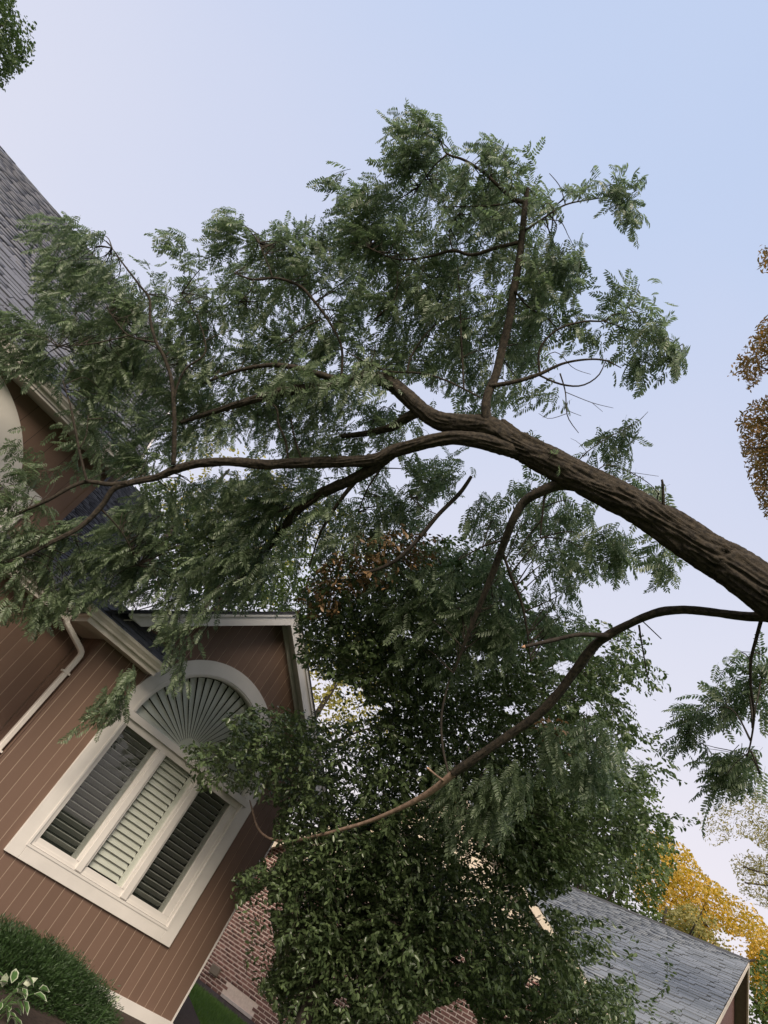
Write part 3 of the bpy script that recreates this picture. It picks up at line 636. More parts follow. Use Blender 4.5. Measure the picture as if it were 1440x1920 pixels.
def sample_poly(poly, n):
    P_ = np.array(poly, float); lo, hi = P_.min(0), P_.max(0); out = np.empty((0, 2))
    while len(out) < n:
        q = rng.uniform(lo, hi, (n*3, 2)); q = q[in_poly(q[:, 0], q[:, 1], poly)]; out = np.vstack([out, q])
    return out[:n]
def rays(px, py): return np.stack([(px-W_/2)/F_, (py-H_/2)/F_, np.ones(len(px))], 1) @ MC

# ------------------------------------------------------------------ leaning locust tree
LT = empty('leaning_tree', (6.6, -3.1, -1.8), 'leaning storm-damaged locust tree with furrowed trunk, fallen across onto the brown house', 'tree')
def pr(lst):                                           # (px, py, depth, width px) -> points, radii
    pts = [at(a, b, c) for a, b, c, w in lst]; rad = [max(.0015, w*c/F_/2*.80) for a, b, c, w in lst]; return pts, rad
tr = [(930, 806, 6.85, 62), (960, 828, 6.75, 64), (1000, 850, 6.6, 66), (1100, 902, 6.2, 70), (1200, 955, 5.9, 78), (1330, 1036, 5.5, 90), (1440, 1108, 5.15, 102)]
pts, rad = pr(tr)
pts += [np.array([5.35, -.3, 2.4]), np.array([6.2, -2.0, .3]), np.array([6.6, -3.0, -1.9])]; rad += [.22, .28, .38]
TRK = tube('trunk', pts, rad, M['bark'], LT, 120, .02, .022, True)
skel = []
def branch(lst, m='bark', furrow=False, name='branch', nseg=None, rough=.07, keep=True):
    pts, rad = pr(lst)
    if keep: skel.append(np.array(pts))
    mw_ = max(w for *_, w in lst)
    return tube(name, pts, rad, M[m], LT, nseg or (64 if mw_ > 18 else 10 if mw_ > 6 else 6), rough, .02 if mw_ > 18 else (.04 if mw_ > 6 else .06), furrow)
B = branch
B([(985, 845, 6.66, 30), (950, 822, 6.72, 44), (915, 800, 6.8, 50), (880, 796, 6.9, 44), (830, 790, 7.05, 42), (795, 772, 7.15, 38), (762, 742, 7.3, 36), (726, 715, 7.45, 33), (680, 708, 7.6, 28), (620, 722, 7.8, 26), (570, 730, 8.0, 24), (518, 737, 8.1, 22), (450, 757, 8.3, 16), (400, 772, 8.5, 12), (340, 792, 8.7, 8)], furrow=True)
B([(640, 716, 7.75, 18), (600, 702, 7.8, 16), (545, 688, 8.0, 14), (500, 685, 8.1, 11), (440, 697, 8.3, 8), (380, 720, 8.5, 4)])
B([(800, 768, 7.15, 26), (765, 782, 7.3, 24), (735, 800, 7.45, 20), (690, 812, 7.7, 14), (640, 818, 7.9, 9)], furrow=True)
B([(975, 850, 6.62, 30), (940, 838, 6.68, 38), (900, 826, 6.75, 36), (850, 821, 6.9, 32), (800, 828, 7.0, 30), (740, 846, 7.2, 30), (700, 862, 7.3, 28), (640, 866, 7.5, 26), (560, 868, 7.7, 24), (500, 871, 7.9, 23), (440, 866, 8.0, 22), (380, 868, 8.2, 20), (330, 880, 8.35, 19), (290, 896, 8.4, 16), (240, 906, 8.4, 14), (212, 918, 8.4, 13), (190, 950, 8.4, 12), (150, 988, 8.3, 11), (100, 1015, 8.2, 10), (50, 1040, 8.1, 9), (-10, 1066, 8.0, 8)], furrow=True)
B([(240, 905, 8.38, 12), (205, 908, 8.4, 11), (163, 903, 8.35, 10), (130, 915, 8.3, 9), (90, 938, 8.25, 8), (40, 960, 8.2, 7), (-20, 992, 8.1, 6)])
B([(740, 846, 7.25, 24), (700, 877, 7.4, 27), (650, 904, 7.6, 25), (600, 926, 7.9, 24), (560, 955, 8.3, 22), (528, 995, 8.7, 18), (490, 1042, 9.2, 15), (450, 1092, 9.7, 12), (413, 1138, 10.15, 9)], furrow=True)
B([(675, 893, 7.55, 12), (645, 928, 7.6, 10), (622, 962, 7.7, 8), (600, 1000, 7.8, 5), (580, 1062, 7.9, 3)])
B([(600, 926, 8.0, 8), (560, 945, 8.2, 6), (520, 960, 8.4, 4)])
B([(720, 870, 7.5, 6), (690, 915, 7.6, 4), (672, 960, 7.7, 2.5)])
B([(915, 800, 6.78, 26), (911, 770, 6.78, 22), (914, 742, 6.8, 21), (930, 702, 6.85, 20), (943, 650, 6.9, 19), (955, 600, 6.9, 18), (962, 552, 6.95, 18), (973, 490, 7.0, 16), (980, 430, 7.05, 15), (985, 378, 7.1, 12), (990, 352, 7.1, 7)], rough=.09, nseg=24)
B([(983, 378, 7.1, 11), (962, 374, 7.12, 10), (938, 352, 7.2, 8), (905, 322, 7.3, 7), (870, 300, 7.4, 6), (838, 288, 7.45, 5), (826, 264, 7.5, 3)])
B([(838, 290, 7.45, 5), (815, 310, 7.5, 3.5), (785, 350, 7.6, 2)])
B([(972, 455, 7.05, 9), (930, 465, 7.1, 9), (885, 478, 7.2, 8), (848, 470, 7.3, 8), (800, 482, 7.4, 6), (745, 486, 7.5, 4), (690, 464, 7.6, 3)])
B([(850, 472, 7.3, 4), (842, 435, 7.35, 3), (860, 400, 7.4, 2)])
B([(965, 378, 7.15, 5), (915, 386, 7.2, 4), (830, 388, 7.4, 2.5)])
B([(985, 432, 7.02, 6), (1015, 412, 7.05, 5), (1060, 384, 7.1, 4), (1120, 372, 7.1, 3), (1182, 362, 7.1, 2)])
B([(1060, 384, 7.1, 3), (1050, 350, 7.1, 2), (1030, 325, 7.1, 1.5)])
B([(965, 545, 6.9, 5), (990, 575, 6.9, 4), (1030, 600, 6.9, 3), (1060, 640, 6.9, 2)])
B([(918, 724, 6.8, 12), (965, 716, 6.7, 10), (1010, 702, 6.65, 9), (1055, 682, 6.6, 6), (1100, 674, 6.5, 5), (1135, 676, 6.5, 4), (1165, 690, 6.45, 2)])
B([(1012, 702, 6.65, 6), (1012, 655, 6.65, 6), (1045, 618, 6.6, 6), (1095, 603, 6.6, 5), (1132, 602, 6.6, 4), (1150, 590, 6.6, 3), (1195, 585, 6.6, 2)])
B([(1132, 602, 6.6, 3), (1180, 620, 6.6, 3), (1235, 650, 6.6, 2.5), (1275, 670, 6.6, 1.5)])
B([(1012, 704, 6.65, 5), (1050, 720, 6.6, 5), (1090, 723, 6.55, 4), (1122, 704, 6.5, 3.5), (1137, 672, 6.5, 2)])
for l_ in ([(1050, 700, 6.6, 4), (1060, 735, 6.6, 3), (1064, 780, 6.5, 2.5), (1085, 812, 6.5, 1.5)], [(1060, 735, 6.6, 2), (1110, 755, 6.5, 1.6), (1150, 765, 6.5, 1)], [(1064, 775, 6.5, 1.8), (1030, 785, 6.5, 1.3), (1010, 775, 6.5, 1)],
           [(1064, 770, 6.5, 1.6), (1090, 780, 6.5, 1)], [(1110, 755, 6.5, 1.3), (1130, 772, 6.5, .9)], [(1000, 690, 6.6, 2), (1040, 660, 6.6, 2), (1075, 690, 6.6, 1.5), (1108, 702, 6.6, 1)],
           [(1070, 882, 6.3, 3), (1100, 848, 6.25, 2.5), (1150, 815, 6.2, 2), (1190, 795, 6.2, 1.5), (1215, 772, 6.2, 1)], [(1100, 848, 6.25, 1.5), (1085, 830, 6.2, 1), (1070, 822, 6.2, .8)],
           [(1110, 895, 6.2, 3), (1135, 872, 6.1, 2.5), (1180, 885, 6.05, 2), (1215, 905, 6.0, 2), (1235, 925, 5.9, 1.5)], [(1180, 885, 6.05, 1.5), (1235, 893, 6, 1)]):
    B(l_, name='twig')
B([(1246, 975, 5.75, 9), (1244, 940, 5.72, 7), (1243, 912, 5.72, 6), (1241, 899, 5.72, 5)], keep=False)
B([(1085, 912, 6.28, 26), (1050, 908, 6.36, 27), (1012, 922, 6.4, 24), (982, 942, 6.5, 21), (962, 975, 6.55, 19), (948, 1010, 6.65, 18), (930, 1060, 6.8, 16), (910, 1110, 6.9, 14), (890, 1160, 7.0, 11), (868, 1215, 7.1, 7), (850, 1262, 7.2, 4)], nseg=24, rough=.09)
B([(942, 1035, 6.75, 7), (960, 1085, 6.75, 7), (978, 1130, 6.75, 6), (988, 1180, 6.75, 5), (995, 1240, 6.8, 3)])
B([(1022, 925, 6.4, 6), (1017, 965, 6.4, 5), (1013, 1008, 6.4, 3)])
B([(1016, 975, 6.4, 4), (990, 1005, 6.5, 3), (975, 1030, 6.5, 2)])
B([(948, 1012, 6.7, 5), (905, 1025, 6.9, 4), (860, 1050, 7.0, 2)])
B([(884, 893, 7.2, 8), (862, 925, 7.2, 10), (822, 965, 7.2, 10), (785, 1010, 7.25, 10), (748, 1046, 7.3, 9), (712, 1066, 7.35, 8), (668, 1078, 7.4, 5)], m='bark2')
B([(690, 1072, 7.4, 3), (668, 1050, 7.5, 3), (664, 1010, 7.6, 2)], m='bark2')
B([(822, 966, 7.2, 3), (790, 950, 7.25, 3), (768, 930, 7.3, 2)], m='bark2')
# sprouting stems on the left part
B([(325, 872, 8.3, 11), (327, 820, 8.3, 11), (326, 770, 8.3, 10), (322, 715, 8.35, 9), (308, 670, 8.4, 8), (293, 642, 8.4, 7), (282, 600, 8.5, 7), (280, 560, 8.55, 6), (262, 535, 8.6, 5), (235, 500, 8.7, 4), (210, 465, 8.8, 2)])
B([(325, 765, 8.3, 6), (332, 725, 8.3, 5), (350, 690, 8.3, 5), (385, 660, 8.3, 4), (372, 600, 8.4, 3), (340, 550, 8.5, 2)])
B([(293, 642, 8.4, 5), (240, 628, 8.5, 4), (205, 585, 8.6, 3)])
B([(240, 630, 8.5, 3), (170, 645, 8.5, 3), (110, 650, 8.6, 2)])
B([(163, 903, 8.3, 7), (152, 860, 8.3, 6), (140, 800, 8.35, 6), (132, 760, 8.4, 4), (118, 715, 8.5, 3)])
B([(150, 840, 8.3, 3), (162, 815, 8.35, 2.5), (165, 780, 8.4, 1.5)])
B([(540, 860, 7.75, 6), (535, 825, 7.8, 6), (522, 795, 7.8, 5), (518, 765, 7.85, 4), (490, 748, 8.0, 3), (450, 755, 8, 2)])
B([(564, 858, 7.7, 5), (552, 820, 7.75, 5), (546, 785, 7.8, 3)])
B([(763, 700, 7.3, 6), (770, 670, 7.35, 5), (792, 635, 7.4, 4), (825, 600, 7.5, 3)])
B([(900, 745, 6.9, 4), (840, 715, 7.1, 5), (790, 700, 7.3, 5), (720, 694, 7.4, 4), (650, 660, 7.6, 3)])
B([(640, 712, 7.7, 7), (640, 650, 7.8, 6), (615, 600, 7.9, 6), (585, 560, 7.95, 7), (560, 535, 8.0, 7), (520, 522, 8.05, 6), (475, 524, 8.15, 5), (440, 512, 8.2, 3)])
B([(512, 522, 8.05, 4), (500, 490, 8.1, 3), (485, 455, 8.2, 2)])
B([(475, 524, 8.1, 3), (470, 545, 8.15, 2), (450, 565, 8.2, 1.5)])
B([(600, 600, 7.9, 3), (560, 620, 8.0, 3), (520, 650, 8, 2)])
B([(700, 600, 7.6, 3), (740, 560, 7.5, 3), (745, 510, 7.5, 2)])
B([(870, 730, 7.0, 5), (865, 640, 7.1, 5), (862, 560, 7.2, 3), (858, 500, 7.3, 2)])
B([(190, 955, 8.4, 5), (230, 1000, 8.6, 3), (260, 1060, 8.8, 2)])
B([(413, 1120, 10.0, 7), (360, 1118, 9.8, 6), (310, 1130, 9.6, 4), (255, 1145, 9.4, 2)])
# long low limb that reaches the window
B([(1480, 1168, 5.25, 27.2), (1440, 1157, 5.35, 24.0), (1400, 1156, 5.45, 20.8), (1350, 1150, 5.6, 19.2), (1290, 1143, 5.75, 20.0), (1235, 1148, 5.9, 20.0), (1185, 1167, 6.05, 17.6), (1142, 1190, 6.2, 20.0), (1110, 1216, 6.3, 21.6), (1070, 1270, 6.45, 21.6), (1020, 1330, 6.6, 20.8), (960, 1375, 6.75, 19.2), (900, 1415, 6.9, 18.4), (850, 1450, 7.05, 19.2)], nseg=64, furrow=True, keep=False)
B([(852, 1449, 7.05, 18.4), (800, 1489, 7.25, 14.4), (740, 1520, 7.5, 10.4), (680, 1544, 7.8, 8.8), (600, 1566, 8.3, 7.2), (545, 1577, 8.7, 6.4), (506, 1572, 9.0, 5.6), (484, 1553, 9.3, 4.8), (473, 1518, 9.5, 4.0), (468, 1500, 9.55, 2.4)], m='bark3', nseg=12, keep=False)
B([(1140, 1192, 6.18, 14), (1085, 1190, 6.2, 9), (1035, 1201, 6.25, 10), (985, 1212, 6.3, 8)], m='bark2', keep=False)
B([(1198, 1172, 6.0, 5), (1203, 1205, 6.0, 4), (1210, 1245, 6.0, 3), (1216, 1278, 6.0, 2.5)], keep=False)
B([(1203, 1163, 6.0, 3), (1240, 1198, 5.95, 2.5)], keep=False)
B([(832, 1464, 7.1, 6), (818, 1454, 7.0, 5), (804, 1442, 6.95, 5)], m='bark3', keep=False)
B([(842, 1455, 7.1, 5), (830, 1400, 7.2, 6), (828, 1340, 7.25, 6), (842, 1275, 7.3, 4)], m='bark2', keep=False)
B([(1428, 1160, 5.4, 9), (1418, 1198, 5.4, 8), (1408, 1240, 5.4, 7), (1408, 1290, 5.4, 6), (1414, 1340, 5.4, 5), (1408, 1390, 5.4, 4), (1400, 1420, 5.4, 2.5)])
B([(1407, 1408, 5.4, 2.5), (1380, 1430, 5.4, 2), (1360, 1455, 5.4, 1.5)])
B([(1416, 1420, 5.4, 2), (1425, 1450, 5.4, 1.5)])
for p_, q_, w_ in (((413, 1138, 10.13), (409, 1143, 10.17), 10), ((985, 1212, 6.3), (978, 1214, 6.31), 8), ((804, 1442, 6.95), (801, 1439, 6.94), 5), ((1360, 1143, 5.5), (1335, 1141, 5.55), 0)):
    if w_: tube('broken_end', [at(*p_), at(*q_)], [w_*p_[2]/F_/2*.85, w_*p_[2]/F_/2*.5], M['wood'], LT, 8, .1, 0)
SK = np.vstack([np.stack([np.interp(np.linspace(0, len(s)-1, (len(s)-1)*6+1), np.arange(len(s)), s[:, i]) for i in range(3)], 1) for s in skel])
def t0x(x, y): return np.interp(x, [-100, 250, 500, 750, 950, 1150, 1440], [8.6, 8.7, 8.3, 7.5, 7.0, 6.7, 5.5])+np.clip((y-1000)/300, 0, 1)*np.interp(x, [0, 300, 600, 900], [0.0, .3, .7, .2])
OUT = [
 # main crown
 ([(50, 410), (95, 395), (150, 412), (205, 440), (222, 478), (232, 515), (262, 520), (300, 512), (345, 520), (390, 492), (372, 470), (400, 455), (450, 450), (500, 455), (530, 425), (560, 430), (600, 405), (650, 372), (700, 360), (730, 345), (745, 330), (752, 290), (790, 285), (828, 278), (860, 292), (905, 290), (940, 305), (985, 335), (1010, 345), (1035, 370), (1055, 420), (1085, 450), (1100, 520), (1070, 570), (1050, 620), (1030, 650), (990, 700), (960, 750), (900, 775), (850, 760), (780, 700), (700, 700), (640, 740), (560, 770), (470, 800), (400, 850), (330, 870), (250, 900), (160, 905), (120, 870), (170, 800), (130, 745), (100, 690), (120, 640), (95, 600), (70, 545), (110, 490), (60, 470)], 1000, 1.5),
 ([(470, 770), (620, 735), (760, 765), (850, 800), (740, 840), (600, 862), (480, 862)], 95, .8),
 ([(520, 690), (600, 670), (730, 690), (740, 730), (640, 760), (520, 760)], 26, .25, .45),
 ([(880, 240), (1000, 300), (1000, 420), (900, 430)], 8, .2, .3), ([(560, 860), (700, 860), (640, 960), (560, 980)], 10, .25, .35), ([(1000, 830), (1060, 850), (1040, 880), (985, 850)], 5, .1, .35),
 # denser clumps in it
 ([(590, 345), (640, 312), (720, 325), (760, 380), (740, 460), (660, 480), (600, 440), (640, 380)], 45, .7),
 ([(722, 235), (762, 215), (815, 205), (842, 215), (838, 262), (800, 300), (760, 330), (720, 300), (735, 260)], 46, .4),
 ([(500, 470), (800, 420), (900, 520), (880, 690), (640, 700), (480, 600)], 80, .9),
 ([(50, 410), (150, 410), (220, 470), (280, 560), (280, 700), (180, 800), (110, 640), (90, 560), (60, 470)], 100, .6),
 ([(300, 560), (450, 540), (640, 640), (600, 780), (420, 780), (330, 860), (250, 880), (200, 760)], 130, .8),
 ([(860, 290), (920, 285), (990, 330), (1040, 380), (1060, 480), (1000, 520), (900, 400)], 18, .5),
 ([(990, 420), (1060, 440), (1110, 510), (1080, 590), (1030, 640), (980, 640)], 22, .5),
 # sprays over the sky
 ([(290, 440), (330, 432), (375, 470), (395, 500), (340, 500)], 14, .3),
 ([(272, 484), (305, 498), (312, 508), (285, 500)], 3, .2),
 ([(412, 385), (440, 395), (490, 440), (500, 470), (440, 465), (400, 450)], 22, .3),
 ([(515, 415), (545, 425), (560, 450), (520, 450)], 6, .3),
 ([(1060, 345), (1110, 330), (1180, 352), (1185, 375), (1110, 380), (1070, 390)], 13, .3),
 ([(1150, 300), (1178, 290), (1196, 350), (1196, 430), (1178, 455), (1160, 400), (1150, 345)], 16, .3),
 ([(905, 280), (945, 290), (960, 305), (915, 300)], 5, .3), ([(965, 285), (990, 292), (985, 320), (970, 310)], 3, .2),
 ([(1140, 565), (1160, 525), (1200, 515), (1240, 545), (1245, 600), (1225, 690), (1200, 725), (1180, 700), (1160, 640), (1140, 600)], 42, .4),
 ([(1245, 610), (1270, 640), (1300, 655), (1300, 690), (1265, 712), (1240, 690)], 14, .3),
 ([(1060, 600), (1130, 610), (1140, 640), (1100, 650), (1060, 640)], 9, .4),
 ([(980, 730), (1020, 700), (1055, 730), (1050, 770), (1020, 750), (960, 765)], 9, .3),
 # left lower mass resting on the roofs
 ([(-60, 540), (0, 560), (60, 590), (95, 630), (110, 680), (90, 710), (40, 720), (0, 690), (-60, 640)], 75, .5),
 ([(0, 800), (60, 800), (130, 790), (150, 830), (60, 850), (0, 840)], 10, .3),
 ([(-60, 880), (0, 870), (70, 860), (120, 890), (90, 960), (40, 975), (-60, 985)], 42, .4),
 ([(-60, 1000), (60, 990), (130, 980), (210, 940), (330, 900), (420, 890), (560, 900), (560, 1000), (480, 1090), (400, 1130), (290, 1135), (130, 1130), (60, 1080), (-60, 1070)], 420, 1.0),
 ([(400, 880), (700, 880), (860, 850), (870, 900), (810, 980), (760, 1010), (640, 1040), (560, 1080), (540, 1140), (420, 1130)], 260, 1.3),
 ([(-40, 1090), (60, 1100), (130, 1120), (120, 1160), (60, 1200), (-40, 1130)], 26, .4),
 # over the gable and the big window
 ([(310, 1130), (400, 1130), (395, 1180), (370, 1220), (345, 1270), (310, 1230), (300, 1180)], 24, .3),
 ([(160, 1330), (220, 1270), (260, 1240), (260, 1300), (240, 1345), (170, 1360), (130, 1375)], 26, .3),
 ([(340, 1230), (380, 1240), (390, 1270), (350, 1275), (290, 1285)], 4, .2),
 # hanging under the trunk
 ([(860, 935), (900, 880), (960, 865), (1010, 905), (1060, 930), (1120, 950), (1170, 985), (1185, 1030), (1150, 1080), (1120, 1100), (1110, 1180), (1040, 1230), (960, 1240), (880, 1200), (850, 1080), (880, 1000)], 160, .9),
 ([(690, 1020), (760, 1040), (860, 1040), (960, 1120), (950, 1250), (860, 1300), (740, 1240), (690, 1130)], 80, .5),
 ([(840, 1430), (900, 1450), (970, 1440), (1010, 1480), (960, 1560), (880, 1580), (800, 1560), (790, 1500)], 55, .4),
 ([(1000, 1380), (1100, 1330), (1180, 1400), (1140, 1500), (1040, 1480)], 40, .4),
 # tufts along the trunk
 ([(960, 830), (1000, 822), (1030, 850), (1050, 875), (1000, 870)], 8, .12),
 ([(1100, 815), (1150, 805), (1195, 810), (1190, 850), (1130, 870), (1095, 880)], 12, .25),
 ([(1140, 885), (1200, 895), (1250, 925), (1290, 968), (1230, 955), (1170, 920)], 14, .2),
 ([(1205, 1010), (1240, 1000), (1280, 1050), (1275, 1085), (1215, 1090)], 11, .25),
 ([(1140, 990), (1190, 1000), (1190, 1050), (1150, 1040)], 8, .25),
 # bunches hanging at the right
 ([(1370, 1220), (1440, 1200), (1470, 1290), (1440, 1340), (1360, 1345), (1320, 1310), (1350, 1250)], 24, .35),
 ([(1270, 1320), (1330, 1310), (1345, 1370), (1310, 1400), (1260, 1405)], 14, .25),
 ([(1320, 1400), (1400, 1390), (1440, 1440), (1410, 1490), (1350, 1500), (1325, 1530), (1310, 1480)], 26, .3),
]
DOWN = np.array([0, 0, -1.0])
leaf_d = []; leaf_up = []; leaf_p = []; leaf_s = []; twigs = []; tw_of = []; lf_of = []; spn = 0
for poly, cnt, spread, *fr_ in OUT:
    cnt = max(2, int(cnt*(.74 if cnt > 40 else .85)))
    q = sample_poly(poly, cnt)
    t = t0x(q[:, 0], q[:, 1])
    t = t-(fr_[0] if fr_ else 0)
    u_ = rng.beta(1.3, 1.6, cnt)
    t = t+(-.06+u_*(spread+.1))*(1 if spread > .45 else .8)
    r_ = rays(q[:, 0], q[:, 1])
    ymax = np.where((q[:, 1] > 640+q[:, 0]*.9), 9.45, 40.)          # stay in front of the walls
    ymax = np.where((q[:, 0] < 260) & (q[:, 1] < 900) & (q[:, 1] > 640), 10.2, ymax)
    t = np.minimum(t, ymax/r_[:, 1]-.05*rng.uniform(0, 8, cnt))
    S = r_*t[:, None]
    for k_ in range(cnt):
        dd = SK-S[k_]; i_ = np.argmin((dd**2).sum(1)); Q = SK[i_]; v = S[k_]-Q; dist = np.linalg.norm(v)
        out = v/(dist+1e-6)
        dr = norm(out*.7+DOWN*.45+rng.normal(0, .36, 3)+(-RT)*.06)
        L_ = rng.uniform(.28, .5); a = S[k_]-dr*L_*.55; e_ = S[k_]+(dr+DOWN*.4)*L_*.45
        mid = S[k_]+rng.normal(0, .02, 3)
        twigs.append(([a, mid, e_], [.004, .003, .0012])); tw_of.append(spn)
        if rng.random() < .42 and dist > .25:
            c_ = (Q+a)/2+rng.normal(0, .06, 3)+np.array([0, 0, .04+.1*dist]); twigs.append(([Q, c_, a], [.004+.008*min(dist, 1), .006, .004])); tw_of.append(spn)
        nl = 7; spn += 1; tw_of = [q_ if q_ < spn else spn-1 for q_ in tw_of] if False else tw_of
        for j in range(nl):
            w = (j+.5)/nl; p = (1-w)**2*a+2*w*(1-w)*mid+w*w*e_; sd = 1 if j % 2 else -1
            side = norm(np.cross(dr, [0, 0, 1.]))*sd
            d_ = norm(dr*.75+side*rng.uniform(.3, 1.0)+DOWN*rng.uniform(.0, .8)+rng.normal(0, .27, 3)+(-RT)*.04)
            if j == nl-1: d_ = norm(dr+DOWN*.5)
            leaf_d.append(d_); leaf_p.append(p); leaf_up.append(norm(np.array([0, 0, 1.])+rng.normal(0, .45, 3))); leaf_s.append(rng.uniform(.58, 1.02)); lf_of.append(spn)
leaf_d = np.array(leaf_d); leaf_p = np.array(leaf_p); leaf_up = np.array(leaf_up); leaf_s = np.array(leaf_s)
# leaves must not poke into the sky outside the crown, nor through walls
tip = leaf_p+leaf_d*(leaf_s*.2)[:, None]; tx, ty, _ = proj(tip)
allow = np.zeros(len(tx), bool)
for poly, *_x in OUT:
    c_ = np.array(poly).mean(0); big = [(c_[0]+(x-c_[0])*1.0+18*np.sign(x-c_[0]), c_[1]+(y-c_[1])*1.0+18*np.sign(y-c_[1])) for x, y in poly]
    allow |= in_poly(tx, ty, poly) | (in_poly(tx, ty, big) & (rng.random(len(tx)) < .45))
HOLES = [[(1000, 860), (860, 870), (800, 950), (790, 1000), (850, 1010), (880, 960)], [(590, 690), (640, 670), (640, 700), (600, 705)], [(560, 1150), (600, 1350), (560, 1330), (540, 1160)],
         [(0, 715), (130, 850), (150, 900), (110, 880), (60, 860), (0, 800)], [(150, 905), (240, 925), (200, 985), (160, 990)],
         [(45, 1062), (85, 1100), (60, 1115), (30, 1075)], [(120, 1135), (330, 1255), (300, 1290), (100, 1200)], [(0, 1200), (130, 1180), (110, 1300), (0, 1380)], [(880, 860), (940, 850), (1000, 905), (900, 930)]]
for h in HOLES: allow &= ~(in_poly(tx, ty, h) & (rng.random(len(tx)) < .88))
left_ = np.bincount(np.array(lf_of)-1, weights=allow.astype(float), minlength=spn); twigs = [t_ for t_, q_ in zip(twigs, tw_of) if left_[q_] >= 4]
_k = []
for t_ in twigs:
    a_, b_, _z = proj(np.array([t_[0][0], t_[0][1], t_[0][2]]))
    m_ = np.zeros(3, bool)
    for p_, *_y in OUT: m_ |= in_poly(a_, b_, p_)
    if m_[1] and m_[2] and (m_[0] or len(t_[1]) and t_[1][0] > .0045) and not any(in_poly(a_, b_, h).any() for h in HOLES) and np.linalg.norm(t_[0][2]-t_[0][0]) < 1.0: _k.append(t_)
twigs = _k
for ax in ([(911, 775), (914, 742), (930, 702), (943, 650), (955, 600), (962, 552), (973, 490), (980, 430), (985, 378), (962, 374), (938, 352), (905, 322), (870, 300), (838, 288), (826, 264)],
           [(972, 455), (930, 465), (885, 478), (848, 470), (800, 482), (745, 486)], [(985, 432), (1015, 412), (1060, 384), (1120, 372)], [(640, 640), (615, 600), (585, 560), (560, 535), (520, 522), (475, 524)],
           [(326, 770), (322, 715), (308, 670), (293, 642), (282, 600), (280, 560), (262, 535), (235, 500)], [(700, 877), (650, 904), (600, 926), (560, 955), (528, 995), (490, 1042), (450, 1092)], [(982, 942), (962, 975), (948, 1010), (930, 1060), (910, 1110), (890, 1160)]):
    for (ax0, ay0), (ax1, ay1) in zip(ax[:-1], ax[1:]):       # storm-stripped wood along the limbs: bare of leaves on the near side
        L2 = (ax1-ax0)**2+(ay1-ay0)**2; u0 = np.clip(((tx-ax0)*(ax1-ax0)+(ty-ay0)*(ay1-ay0))/L2, 0, 1)
        near = np.hypot(tx-ax0-u0*(ax1-ax0), ty-ay0-u0*(ay1-ay0)) < 13
        tt = leaf_p @ FW; allow &= ~(near & (tt < t0x(tx, ty)+.35) & (rng.random(len(tx)) < .85))
leaf_d, leaf_p, leaf_up, leaf_s = leaf_d[allow], leaf_p[allow], leaf_up[allow], leaf_s[allow]
LM = frames(leaf_d, leaf_up, leaf_p, leaf_s); nL = len(LM); kind_ = rng.integers(0, 8, nL)
lx, ly, lz = proj(leaf_p); score = np.where((lx > 0) & (lx < W_) & (ly > 0) & (ly < H_), leaf_s/lz, 0); pick = np.argsort(-score)[:290]
pm = np.zeros(nL, bool); pm[pick] = True
ume = []
for V, Fq in CU: me = np_mesh('leaf', V, Fq); me.materials.append(M['locust']); ume.append(me)
for i in pick: link('leaf', ume[kind_[i]], None, LT, Matrix(LM[i].tolist()))
joined('foliage', CU, [LM[(kind_ == k_) & ~pm] for k_ in range(8)], M['locust'], LT)
tubes('twigs', twigs, M['bark'], LT, 'stuff')
print('locust leaves', nL)

